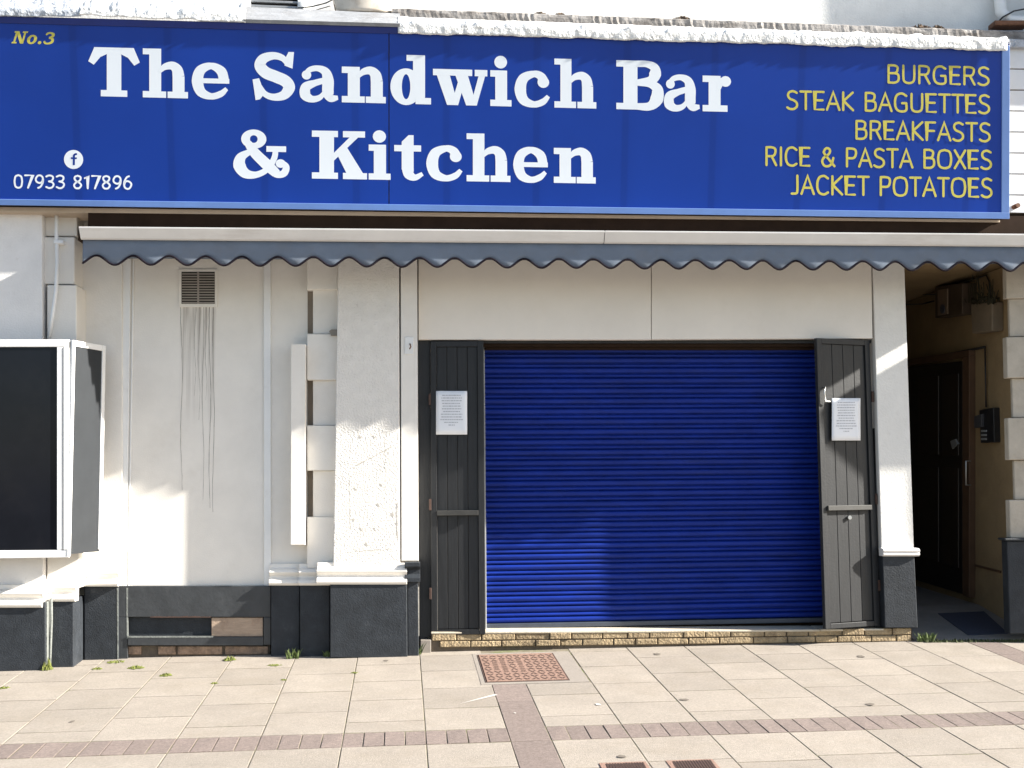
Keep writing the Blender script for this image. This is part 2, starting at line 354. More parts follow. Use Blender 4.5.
# wall strip by the pier, panel mouldings
b = nb(); qp(b, [(78, 208), (122, 208), (122, 567), (84, 567)], -.05, .10); obj('wall_strip', b, CREAM, shop, .004)
b = nb(); qp(b, [(122.5, 240), (131, 240), (126, 586), (119.5, 586)], -.025, -.001); qp(b, [(133, 240), (134.5, 240), (129, 586), (127.5, 586)], -.012, -.001); obj('panel_moulding', b, WHITEP, shop, .006)
b = nb(); qp(b, [(263.5, 240), (270.5, 240), (271, 586), (264, 586)], -.022, -.001); obj('panel_moulding', b, WHITEP, shop, .006)
# streaks
b = nb()
def streak(x, y0, y1, wd):
    n = 26; L = []; ph = random.random()*6
    for i in range(n+1):
        t = i/n; p = at(x+.9*math.sin(ph+t*9)+random.uniform(-.25, .25), y0+(y1-y0)*t, -.0012); L.append((p, wd*(1-.6*t)*random.uniform(.6, 1.2)))
    for (p, a), (q, c) in zip(L, L[1:]): face(b, [p-Vector((a/2, 0, 0)), p+Vector((a/2, 0, 0)), q+Vector((c/2, 0, 0)), q-Vector((c/2, 0, 0))])
for x, y1, wd in ((181.5, 490, .0055), (195, 396, .004), (199, 420, .004), (203, 500, .005), (206, 400, .004), (210, 508, .0065), (213.5, 512, .006)): streak(x, 307, y1, wd)
obj('rain_streaks', b, mat('grey_grime', (.25, .225, .20), .9, .25, 30), shop)
# vent
v = thing('air_vent', 'square louvred vent grille high on the cream wall above grey rain streaks', 'vent', at(199, 288))
b = nb(); qp(b, rect(178.5, 269, 217.5, 307), -.012, -.0005); obj('frame', b, CREAM, v, .003)
b = nb(); qp(b, rect(181.5, 271.8, 214.8, 303.8), -.0135, -.0125); obj('opening', b, mat('vent_shadow', (.03, .026, .022), .9), v)
b = nb()
for i in range(12):
    y = 273.3+i*2.62
    qp(b, [(182, y), (214.5, y), (214.5, y+1.1), (182, y+1.1)], -.020, -.014)
qp(b, rect(197.2, 272, 199, 303.6), -.022, -.014)
obj('louvres', b, mat('vent_grey', (.30, .27, .24), .7), v)
# boxed conduit + quoins
b = nb(); qp(b, [(291, 344), (305.5, 344), (305, 545), (290.5, 545)], -.19, -.001); obj('conduit_box', b, CREAM, shop, .004)
for y0, y1 in ((250, 289.5), (334, 380), (425.5, 470.5), (517, 568)):
    b = nb(); qp(b, rect(307, y0, 338, y1), -.11, -.001); obj('quoin', b, CREAM, shop, .006)
for y0, y1 in ((289.7, 333.8), (380.2, 425.3), (470.7, 516.8)):
    b = nb(); qp(b, rect(313, y0, 338, y1), -.07, -.001); obj('quoin_recess', b, CREAM, shop, .004)
for y0, y1 in ((289.7, 333.8), (380.2, 425.3), (470.7, 516.8)):
    b = nb(); qp(b, rect(307.6, y0+.3, 312.8, y1-.3), -.004, -.001); obj('joint_shade', b, mat('painted_joint_shade', (.22, .18, .14), .9), shop)  # dark strips painting the shade beside the recessed quoins
# pilaster: rough lit shaft, smooth strip beside it
b = nb(); qp(b, [(338.5, 240), (399, 240), (400, 572), (333, 572)], -.20, -.001); obj('pilaster', b, ROUGH, shop, .008)
b = nb(); qp(b, [(400.6, 240), (417, 240), (418.5, 561), (401.4, 561)], -.195, -.001); obj('pilaster_strip', b, CREAM, shop, .004)
# scratches and chips on the pilaster
CHIP = mat('exposed_render', (.45, .42, .38), .9, .3, 30)
def crack(pts, wd, Y, name='chipped_mark'):
    b = nb(); P_ = []
    for (xa, ya), (xb, yb) in zip(pts, pts[1:]):
        n_ = max(3, int(math.hypot(xb-xa, yb-ya)/2))
        for i in range(n_): P_.append((xa+(xb-xa)*i/n_+random.uniform(-.3, .3), ya+(yb-ya)*i/n_+random.uniform(-.3, .3)))
    P_.append(pts[-1]); pr = None
    for i, (x, y) in enumerate(P_):
        p = at(x, y, Y); q = P_[min(i+1, len(P_)-1)]; o_ = P_[max(i-1, 0)]; d = Vector((q[0]-o_[0], o_[1]-q[1])).normalized(); w_ = wd*random.uniform(.2, 1)*.5
        c_ = (b.verts.new(p+Vector((-d.y*w_, 0, d.x*w_))), b.verts.new(p-Vector((-d.y*w_, 0, d.x*w_))))
        if pr: b.faces.new((pr[0], c_[0], c_[1], pr[1]))
        pr = c_
    return obj(name, b, CHIP, shop)
crack([(353.5, 467), (372, 457.5), (392, 446.5)], .012, -.2012); crack([(397.2, 503), (396.8, 520), (397.4, 538)], .012, -.2012); crack([(350, 475), (349.5, 505), (350.5, 530)], .006, -.2012)
crack([(385, 440), (385.5, 465), (385, 495)], .005, -.2012); crack([(346, 552), (365, 550.5), (392, 549)], .006, -.2012)
for x, y in ((355, 489), (360.5, 529.5), (374.5, 529.5), (366.5, 544.5), (392.5, 515), (360, 437), (374, 437), (353, 520), (381, 485), (378, 505)):
    crack([(x-1.2, y-1.4), (x+.2, y), (x+.9, y+1.5)], .022, -.2013)
# plinths
def mould(b, x0, x1, y, Yf, ret=True):
    """two painted rolls round the top of a plinth"""
    p = at(x0, y, Yf); q = at(x1, y, Yf); s = 9.3/1150*1.0
    pr = [(Yf+.01, .185), (Yf+.005, .15), (Yf-.03, .135), (Yf-.045, .115), (Yf-.03, .095), (Yf-.012, .08), (Yf-.012, .065), (Yf-.055, .045), (Yf-.065, .022), (Yf-.05, 0), (Yf+.05, 0), (Yf+.05, .185)]
    prism(b, [(yy, p.z+zz) for yy, zz in pr], p.x, q.x, zs=q.z-p.z)
b = nb(); mould(b, 317, 407, 584, -.20); obj('plinth_moulding', b, CREAM, shop, .004, seg=3)
b = nb(); mould(b, 299, 331, 585, -.10); mould(b, 269.5, 299.5, 585, -.05); obj('plinth_moulding', b, CREAM, shop, .004)
b = nb(); qp(b, [(330, 583.5), (407, 583.5), (407.5, 658), (330, 658)], -.245, -.001); obj('plinth', b, DARK, shop, .008)
b = nb(); qp(b, [(300, 584), (329.6, 584), (329.6, 660), (300, 660)], -.13, -.001); qp(b, [(271, 584), (299.6, 584), (299.6, 660), (271, 660)], -.085, -.001); obj('plinth', b, DARK, shop, .006)
b = nb(); qp(b, [(407.5, 580), (418, 580), (418.8, 657), (407.8, 657)], -.215, -.001); obj('plinth', b, DARK, shop, .006)
b = nb(); p = at(404, 564, -.2); q = at(419, 564, -.2)
prism(b, [(yy, p.z-.02+zz) for yy, zz in ((-.20, .04), (-.255, .035), (-.255, .0), (-.21, -.03), (-.21, -.07), (-.25, -.10), (-.25, -.135), (-.2, -.14))], q.x-.125, q.x+.01)
obj('plinth_moulding', b, DARK, shop, .003)
# black base of the left panel: band, recess, bare timber, brick footing
b = nb()
qp(b, rect(119, 586, 270.7, 617), -.055, .0); qp(b, rect(119, 617.2, 127.5, 660), -.055, .0); qp(b, rect(263.5, 617.2, 270.7, 645), -.055, 0)
qp(b, rect(127.7, 637, 263.3, 645.5), -.065, 0)
obj('base_board', b, mat('charcoal_gloss', (.035, .038, .042), .42, .2, 6, .25, 30, dirt=(.11, .115, .12), dscale=5, damt=.5, dlo=.55, dhi=.85), shop, .004)
b = nb(); qp(b, rect(127.7, 617.2, 263.3, 637), -.006, .05); obj('base_recess', b, DARK, shop)
b = nb(); qp(b, rect(211.5, 617.6, 262.8, 636.5), -.04, -.007); obj('bare_board', b, OLDW, shop, .003)
b = nb(); xx = 150
while xx < 208:
    l_ = random.uniform(3, 8); qp(b, [(xx, 616.0+random.uniform(0, .8)), (xx+l_, 616.0+random.uniform(0, .8)), (xx+l_, 617.6), (xx, 617.6)], -.0575, -.054); xx += l_
obj('broken_edge', b, HINGE, shop)
FOOT = mat('old_footing_brick', (.28, .19, .13), .9, .35, 18, .8, 50, dirt=(.05, .04, .035), dscale=8, damt=.85, dlo=.48, dhi=.7)
for x0, x1 in ((128, 141), (158, 175.5), (177.5, 222), (225, 268)):
    b = nb(); qp(b, rect(x0, 646.3, x1, 654.5), -.03, .0); obj('footing_brick', b, FOOT, shop, .006)
b = nb(); qp(b, rect(119.5, 645.7, 270, 660), -.012, .05); obj('footing', b, MORT, shop)
# pale arrises of the base: sunlit edges put into the colour
b = nb()
for x, yt, yb, Y in ((127.2, 588, 639, -.0565),): qp(b, [(x-.9, yt), (x+.7, yt), (x+.5, yb), (x-.6, yb)], Y, Y+.02)
qp(b, [(127.4, 636.2), (213, 636.2), (213, 637.6), (127.4, 637.8)], -.0665, -.05)
obj('pale_arris', b, DARKEDGE, shop)
# pier between the display case and the panel
b = nb()
qp(b, rect(43, 205, 77, 236), -.27, .0); qp(b, rect(43.5, 237, 74.5, 284), -.30, .0); qp(b, rect(47, 285, 76.5, 345), -.33, .0); qp(b, [(47, 345.2), (77, 345.2), (79, 588), (47, 588)], -.30, .0)
obj('pier', b, CREAM, shop, .008)
b = nb(); mould(b, 45, 77, 601, -.305); obj('plinth_moulding', b, CREAM, shop, .004)
b = nb(); p = at(80, 600, -.05); mould(b, 80, 119.5, 586, -.075); obj('plinth_moulding', b, CREAM, shop, .004)
b = nb(); qp(b, [(48, 599), (73.5, 599), (73.5, 672), (48, 672)], -.345, -.02); obj('plinth', b, DARK, shop, .008)
b = nb(); qp(b, [(84, 586), (118.6, 586), (118.6, 664), (84, 664)], -.075, -.0); obj('plinth', b, DARK, shop, .008)
b = nb(); qp(b, [(116.9, 588), (118.5, 588), (118.5, 664), (117.2, 664)], -.077, -.0755); obj('pale_arris', b, DARKEDGE, shop)  # pale strip painting the sunlit right edge of this plinth
# lintel boards over the opening
b = nb(); qp(b, [(418.6, 240), (651, 240), (651, 339.6), (418.6, 339.6)], -.085, .06); obj('lintel_board', b, BOARD, shop, .002)
b = nb(); qp(b, [(651.7, 240), (871, 240), (872.5, 338.4), (651.7, 339.4)], -.085, .06); obj('lintel_board', b, BOARD, shop, .002)
# right pillar
b = nb(); qp(b, [(871.8, 236), (903.5, 236), (914, 550), (881.5, 550)], -.09, .30); obj('pillar', b, mat('pillar_paint', (.76, .74, .70), .7, .05, 6, .22, 60, dirt=(.5, .46, .4), dscale=8, damt=.4, dlo=.6, dhi=.85, bdist=.015), shop, .006)
b = nb(); p = at(881, 556, -.1); q = at(917.5, 556, -.1)
prism(b, [(yy, p.z+zz) for yy, zz in ((-.09, .075), (-.15, .07), (-.165, .05), (-.15, .035), (-.16, .018), (-.14, 0), (-.05, 0), (-.05, .075))], p.x, q.x, zs=q.z-p.z); obj('pillar_cap', b, STUCCO, shop, .003)
b = nb(); qp(b, [(882.5, 555), (914.5, 555), (918, 628), (885, 628)], -.12, .30); obj('plinth', b, DARK, shop, .007)
# shutter surround and roller shutter
b = nb(); qp(b, rect(480, 340.2, 822, 346.5), .02, .06); bx(b, at(485, 350, .1).x, at(813, 350, .1).x, .065, .124, at(600, 350, .1).z, at(600, 338, .1).z)
obj('shutter_headbox', b, HOUS, shop)
sh = nb(); xs0, xs1 = at(484, 500, .187).x, at(824, 500, .187).x; zt, zb = at(640, 343, .187).z, at(640, 620.5, .187).z
NSL = 27; pt = (zt-zb)/NSL; rows = []
for i in range(NSL):
    z = zb+pt*i
    for t, dy in ((0, .013), (.03, .004), (.07, -.006), (.16, -.012), (.29, -.015), (.41, -.013), (.48, -.006), (.52, .006), (.56, .013), (.60, .005), (.64, -.006), (.71, -.0125), (.80, -.0125), (.87, -.007), (.92, .004), (.96, .013)): rows.append((z+pt*t, .187+dy))
rows.append((zt, .19))
va = [sh.verts.new((xs0, y, z)) for z, y in rows]; vb = [sh.verts.new((xs1, y, z)) for z, y in rows]
for i in range(len(rows)-1): sh.faces.new((va[i], vb[i], vb[i+1], va[i+1]))
shut = obj('roller_shutter', sh, BLUE, shop)
md = shut.modifiers.new('thick', 'SOLIDIFY'); md.thickness = .004; md.offset = 1
b = nb(); bx(b, xs0, xs1, .155, .215, zb-.045, zb-.002); obj('bottom_bar', b, mat('dark_shutter_bar', (.05, .06, .08), .4, .15, 6), shut, .006)
b = nb(); bx(b, xs0-.03, xs0+.012, .11, .20, zb-.05, zt); obj('guide_rail', b, GREYM, shut, .004)
b = nb(); bx(b, xs1-.012, xs1+.03, .11, .20, zb-.05, zt); obj('guide_rail', b, WOODD, shut, .004)
b = nb(); bx(b, xs0-.3, 4.6, .23, .5, ZG, zt+.2); obj('back_wall', b, HOUS, shop)
# door leaves: tongue and groove boards in a frame
def door(hx, hY, wd, ang, z0, z1, flip, label, handle):
    """leaf hinged at (hx,hY); ang swings the free edge out towards the street; flip = hinge on the right"""
    e = bpy.data.objects.new('door', None)
    s = -1 if flip else 1
    dx = Vector((s*math.cos(ang), -math.sin(ang), 0)); dn = Vector((-s*math.sin(ang)*s*s, -math.cos(ang), 0))
    dn = Vector((-math.sin(ang)*s, -math.cos(ang), 0))
    def pt(a, n, z): return Vector((hx, hY, 0))+dx*a+dn*n+Vector((0, 0, z))
    def box(b, a0, a1, n0, n1, q0, q1):
        vv = [b.verts.new(pt(a, n, z)) for a in (a0, a1) for n in (n0, n1) for z in (q0, q1)]
        for q in ((0,1,3,2), (4,6,7,5), (0,4,5,1), (2,3,7,6), (0,2,6,4), (1,5,7,3)): b.faces.new([vv[i] for i in q])
    b = nb(); h = z1-z0; zm = z0+h*.41; st = .055
    n = 4; a0, a1 = st, wd-st
    for i in range(n):
        q0 = a0+(a1-a0)*i/n; q1 = a0+(a1-a0)*(i+1)/n
        box(b, q0+.002, q1-.002, -.012, .004, z0+.05, z1-.05)
    leaf = obj('door', b, WOODD, shop, .003)
    if label: leaf['label'] = label
    b = nb(); box(b, 0, st, -.02, .022, z0, z1); box(b, wd-st, wd, -.02, .022, z0, z1); box(b, st+.001, wd-st-.001, -.02, .021, z1-.05, z1); box(b, st+.001, wd-st-.001, -.02, .021, z0, z0+.045)
    obj('door_frame', b, WOODD, leaf, .003)
    b = nb(); box(b, a0+.001, a1-.001, .005, .045, zm-.022, zm+.022); obj('mid_rail', b, mat('worn_rail', (.04, .039, .036), .6, .25, 8), leaf, .003)
    b = nb(); box(b, st+.001, wd-st-.001, -.02, -.0125, z0+.01, z1-.01); obj('door_backing', b, HOUS, leaf)
    for zz in (.12, .42, .78):
        b = nb(); box(b, -.016, .004, .0225, .036, z0+h*zz, z0+h*zz+.10); obj('hinge', b, HINGE, leaf, .002)
    return leaf, pt
p0 = at(431, 500, -.06); p1 = at(484.5, 500, -.06); zt1 = at(455, 341.5, -.06).z; zb1 = at(455, 634.5, -.06).z
ld, lpt = door(p0.x, -.045, p1.x-p0.x, R(4), zb1, zt1, False, 'charcoal boarded door leaf left of the blue shutter', False)
p2 = at(873.5, 500, -.02); p3 = at(820, 500, -.19); wd_r = math.hypot(p2.x-p3.x, .17)
rd, rpt = door(p2.x, -.025, wd_r, math.asin(.17/wd_r), at(848, 627, -.1).z, at(845, 339.5, -.1).z, True, 'charcoal boarded door leaf right of the blue shutter, slightly ajar', True)
# door posts
b = nb(); qp(b, [(418.3, 340.2), (430, 340.2), (432.3, 636), (419.3, 640)], -.03, .10); obj('door_post', b, WOODD, shop, .003)
b = nb(); qp(b, [(874, 338.8), (882.5, 338.8), (885, 627), (876.5, 627)], -.02, .10); obj('door_post', b, WOODD, shop, .003)
b = nb(); qp(b, rect(419, 337.8+2.4, 871, 343.2), -.012, .018); obj('head_rail', b, WOODD, shop, .002)
# handle of the right leaf, and a lock plate
b = nb(); c = at(825, 392, -.21)
tube(b, [c+Vector((.0, .04, .045)), c+Vector((0, -.012, .045)), c+Vector((-.012, -.016, .0)), c+Vector((-.006, -.016, -.085)), c+Vector((.04, -.012, -.09))], .007)
obj('handle', b, SILV, rd, 0, True)
b = nb(); c = at(849.5, 517.5, -.13); tube(b, [c+Vector((0, .05, 0)), c+Vector((0, -.012, 0))], .018, 12); obj('lock', b, SILV, rd)
# brick sill with stone top
sill = thing('brick_sill', 'low yellow brick step with pale stone top under the blue shutter', 'step', (2.3, -.05, 0))
random.seed(3)
b = nb()
rowsB = [(634.6, 641.0), (641.8, 647.6)]
for r_, (y0, y1) in enumerate(rowsB):
    x = 431.5+(8 if r_ else 0)
    while x < 909:
        w_ = random.choice((22, 25, 28, 31, 34, 22)); x1 = min(x+w_, 911.5); k = -(x-430)/480*6.5; k1 = -(x1-430)/480*6.5
        qp(b, [(x+.5, y0+k), (x1-.5, y0+k1), (x1-.5, y1+k1), (x+.5, y1+k)], -.075-random.uniform(0, .014), .0); x = x1
bro = obj('bricks', b, BRICK, sill, .007)
b = nb(); qp(b, [(431, 634.2), (912, 628.6), (912.5, 650), (431, 653)], -.062, .0); obj('mortar', b, MORT, sill)
b = nb(); qp(b, [(431, 632.0), (820, 629.4), (820, 631.6), (431, 634.2)], -.085, .22); qp(b, [(820.6, 629.2), (884, 628.6), (884, 630.6), (820.6, 631.4)], -.083, .20); obj('stone_top', b, STONE, sill, .006)
b = nb(); qp(b, rect(420.5, 640, 431, 654), -.10, .0); obj('end_block', b, CONC, sill, .005)
# small fitting on the pilaster strip
f = thing('door_hook', 'small pale plate with a metal hook on the strip left of the charcoal door', 'hook', at(408, 345, -.197))
b = nb(); qp(b, rect(405, 337, 413.5, 354), -.204, -.1955); obj('plate', b, WHITEP, f, .002)
b = nb(); c = at(410, 346, -.21); tube(b, [c+Vector((0, .01, .02)), c+Vector((0, -.02, .015)), c+Vector((.008, -.028, -.01)), c+Vector((-.004, -.022, -.03))], .006); obj('hook', b, RUST, f, 0, True)
f = thing('bracket', 'small grey metal bracket on top of a quoin beside the rough pilaster', 'bracket', at(333, 332, -.12))
b = nb(); qp(b, [(329, 331), (331.5, 329.3), (337, 329.3), (337, 335.5), (331, 335.5)], -.15, -.112); obj('body', b, mat('grey_bracket', (.22, .20, .17), .7), f, .003)
# notices
def notice(x0, y0, x1, y1, pt, ang, label, nm):
    th = thing('paper_notice', label, 'notice', pt, 'printed notices taped to the charcoal doors'); return th
def poster(quad, Yl, Yr, label):
    (xa, ya), (xb, yb) = quad
    A, Bq = at(xa, ya, Yl), at(xb, ya, Yr); C_, D_ = at(xa, yb, Yl), at(xb, yb, Yr)
    th = thing('paper_notice', label, 'notice', (A+Bq+C_+D_)/4, 'printed notices taped to the charcoal doors')
    def P(s, t, e=0):
        p = A.lerp(Bq, s); q = C_.lerp(D_, s); r = p.lerp(q, t); return r+Vector((0, -e, 0))
    b = nb(); n = 8; g = [[b.verts.new(P(i/n, j/n, .0015+.002*math.sin(i*1.1+j*.7))) for i in range(n+1)] for j in range(n+1)]
    for j in range(n):
        for i in range(n): b.faces.new((g[j][i], g[j][i+1], g[j+1][i+1], g[j+1][i]))
    o = obj('sheet', b, PAPER, th, 0, True); md = o.modifiers.new('t', 'SOLIDIFY'); md.thickness = .0006
    b = nb()
    for k in range(12):
        t = .10+k*.062; hw = (.30, .33, .32, .30, .29, .31, .27, .34, .33, .36, .24, .08)[k] if k < 11 else .10
        s = .5-hw
        while s < .5+hw-.02:
            l = random.uniform(.03, .10); e_ = min(s+l, .5+hw)
            face(b, [P(s, t-.010, .0045), P(e_, t-.010, .0045), P(e_, t+.010, .0045), P(s, t+.010, .0045)]); s = e_+.016
    obj('print', b, INK, th); return th
poster(((436, 391), (467.2, 434.6)), -.075, -.09, 'white printed notice on the left charcoal door')
poster(((831.8, 398.2), (860.4, 440.5)), -.190, -.095, 'white printed notice beside the metal handle on the right charcoal door')
# ------------------------------------------------------------------ awning
aw = thing('awning', 'retracted slate blue awning with scalloped valance and white front bar', 'awning', at(550, 240, -.4))
XA0, XA1 = at(81, 235, -.72).x, 5.97
def lineZ(xa, ya, xb, yb, Y):
    a, b_ = at(xa, ya, Y), at(xb, yb, Y); k = (b_.z-a.z)/(b_.x-a.x); return lambda X: a.z+k*(X-a.x)
zt_ = lineZ(82, 227.5, 1000, 234.6, -.75); zl_ = lineZ(82, 239.5, 1000, 246.5, -.72)
b = nb(); xj = at(604, 234, -.74).x
for xa, xb in ((XA0, xj-.003), (xj+.003, XA1)):
    prof = lambda X: [(-.79, zt_(X)), (-.788, zt_(X)-.012), (-.735, zl_(X)+.01), (-.715, zl_(X)), (-.60, zl_(X)+.02), (-.60, zt_(X))]
    A = [b.verts.new((xa, y, z)) for y, z in prof(xa)]; Bv = [b.verts.new((xb, y, z)) for y, z in prof(xb)]
    b.faces.new(A); b.faces.new(Bv[::-1])
    for i in range(6): b.faces.new((A[i], Bv[i], Bv[(i+1) % 6], A[(i+1) % 6]))
obj('front_bar', b, AWBAR, aw, .002)
# valance: scalloped cloth hanging from the bar
PIT = (at(745, 260, -.7).x-at(40, 260, -.7).x)/20.0
xc = at(230+40/3.34, 256, -.7).x                       # an upper crest of the wave
zlo_ = lineZ(100, 262.5, 1000, 269.0, -.7)
b = nb(); tr = []; n = int((XA1-XA0)/.012); pv_ = None
def vY(X, t): return -.70-.006*t*math.sin(X*5.3)-.003*t*math.sin(X*11+1)
def vz(X):
    c_ = .5+.5*math.cos(2*math.pi*(X-xc)/PIT); return zlo_(X)-.018+.078*(c_**1.0)
for i in range(n+1):
    X = XA0+.01+(XA1-XA0-.01)*i/n; top = zl_(X)+.01; lo = vz(X)
    col = [b.verts.new((X, vY(X, t), top+(lo-top)*t)) for t in (0, .35, .7, 1)]
    tr.append(Vector((X, vY(X, 1)-.001, lo)))
    if pv_:
        for a_, c_ in zip(range(3), range(1, 4)): b.faces.new((pv_[a_], col[a_], col[c_], pv_[c_]))
    pv_ = col
va_ = obj('valance', b, AWN, aw, 0, True); md = va_.modifiers.new('t', 'SOLIDIFY'); md.thickness = .002
b = nb(); tube(b, tr, .009, 8); obj('piping', b, AWNT, va_, 0, True)
b = nb(); bx(b, XA0-.02, XA1, -.62, -.12, zt_(1)-.02, zt_(1)+.02)
ztop = at(500, 212, -.5).z
bx(b, XA0-.02, XA1, -.46, -.12, zt_(1)+.021, ztop+.02)
obj('housing', b, HOUS, aw)
b = nb(); bx(b, XA0-.025, XA0-.002, -.72, -.12, zl_(XA0)-.01, zt_(XA0)+.015); obj('end_bracket', b, HOUS, aw, .004)
b = nb(); bx(b, XA0+.02, XA1, -.62, -.02, zl_(1)-.03, zt_(1)-.021); obj('rolled_cloth', b, AWN, aw, .03)
# ------------------------------------------------------------------ sign: a fascia leaning out at the top
LEAN = R(12.5); SO = Vector((0, -.56, at(420, 210, -.5).z))
SN = Vector((0, -math.cos(LEAN), -math.sin(LEAN)))     # outward normal
def S(x, y, e=0.0):
    r = ray(x, y); t = (SO-EYEP).dot(SN)/r.dot(SN); return EYEP+r*t+SN*e
sg = thing('shop_sign', 'long blue shop fascia sign with white slab lettering and yellow menu words', 'sign', S(512, 215))
def sslab(b, quad, e0, e1):
    f = [b.verts.new(S(x, y, e1)) for x, y in quad]; k = [b.verts.new(S(x, y, e0)) for x, y in quad]; n_ = len(quad)
    b.faces.new(f); b.faces.new(k[::-1])
    for i in range(n_): b.faces.new((f[i], k[i], k[(i+1) % n_], f[(i+1) % n_]))
def ytop(x): return 18+x*.0275
def ybot(x): return 203+x*.0139
b = nb(); xsm = 389
sslab(b, [(-14, ytop(-14)), (xsm-.5, ytop(xsm)), (xsm-.5, ybot(xsm)), (-14, ybot(-14))], -.03, 0)
sslab(b, [(xsm+.5, ytop(xsm)), (1003, ytop(1003)), (1002, ybot(1003)), (xsm+.5, ybot(xsm))], -.03, 0)
obj('face_panel', b, SIGNB, sg)
b = nb()
sslab(b, [(-18, ybot(-18)-4), (1009, ybot(1009)-4.5), (1009, ybot(1009)+2), (-18, ybot(-18)+2.2)], -.04, .012)
obj('bottom_trim', b, FRAMEB, sg, .004)
b = nb(); sslab(b, [(1001.5, ytop(1005)), (1009.5, ytop(1009)), (1009, ybot(1009)-4.6), (1001, ybot(1003)-4.6)], -.04, .010); obj('side_trim', b, FRAMEB, sg, .004)
b = nb(); sslab(b, [(-18, ytop(-18)-2), (1010, ytop(1010)-2), (1001, ytop(1000)+5), (-18, ytop(-18)+5)], -.04, .010); obj('top_trim', b, mat('navy_trim', (.008, .02, .16), .35, .1, 5), sg, .004)
# sign carcass back to the wall
b = nb(); A_ = [S(-16, ytop(-16), -.03), S(1008, ytop(1008), -.03), S(1008, ybot(1008), -.03), S(-16, ybot(-16), -.03)]
Bk = [Vector((p.x, -.14, p.z)) for p in A_]; va = [b.verts.new(p) for p in A_]; vb = [b.verts.new(p) for p in Bk]
b.faces.new(va); b.faces.new(vb[::-1])
for i in range(4): b.faces.new((va[i], vb[i], vb[(i+1) % 4], va[(i+1) % 4]))
obj('carcass', b, mat('carcass_brown', (.16, .12, .085), .8, .2, 6), sg)
b = nb(); qp(b, [(-18, 206.5), (1000, 219.8), (1000, 222.3), (-18, 211.5)], -.47, -.15); obj('soffit_batten', b, mat('soffit_cream', (.50, .40, .30), .7, .1, 5), sg, .003)
# ---- lettering
def cat(pts, n=7):
    P = [Vector(p).to_2d() for p in pts]; P = [2*P[0]-P[1]]+P+[2*P[-1]-P[-2]]; o = []
    for i in range(1, len(P)-2):
        a, b_, c_, d_ = P[i-1:i+3]
        for k in range(n):
            t = k/n; o.append((i-1+t, .5*((2*b_)+(c_-a)*t+(2*a-5*b_+4*c_-d_)*t*t+(3*b_-a-3*c_+d_)*t**3)))
    o.append((len(P)-3, P[-2])); return o
def ribbon(pts, wd, smooth=True):
    if smooth: q = cat([(p[0], p[1], 0) for p in pts])
    else: q = [(i, Vector((p[0], p[1]))) for i, p in enumerate(pts)]
    Wd = wd if isinstance(wd, (list, tuple)) else [wd]*len(pts); L_, R_ = [], []
    for i, (t, p) in enumerate(q):
        a = q[max(i-1, 0)][1]; c_ = q[min(i+1, len(q)-1)][1]; d = (c_-a).normalized(); n_ = Vector((-d.y, d.x))
        k = min(int(t), len(Wd)-2); f_ = t-k; w_ = (Wd[k]*(1-f_)+Wd[k+1]*f_)/2
        if not smooth and 0 < i < len(q)-1:
            d1 = (p-a).normalized(); w_ /= max(.5, abs(n_.dot(Vector((-d1.y, d1.x)))))
        L_.append(p+n_*w_); R_.append(p-n_*w_)
    return [[L_[i], L_[i+1], R_[i+1], R_[i]] for i in range(len(q)-1)]
def disc(cx, cy_, r, n=20): return [[Vector((cx+r*math.cos(2*math.pi*i/n), cy_+r*math.sin(2*math.pi*i/n))) for i in range(n)]]
def poly(*p): return [[Vector(q) for q in p]]
def rc(x0, y0, x1, y1): return poly((x0, y0), (x1, y0), (x1, y1), (x0, y1))
def ell(cx, cy_, rx, ry, wx, wy, n=40):
    o = []
    for i in range(n):
        q = []
        for k, s_ in ((i, 1), (i+1, 1), (i+1, -1), (i, -1)):
            a = 2*math.pi*k/n; q.append(Vector((cx+(rx+s_*wx/2)*math.cos(a), cy_+(ry+s_*wy/2)*math.sin(a))))
        o.append(q)
    return o
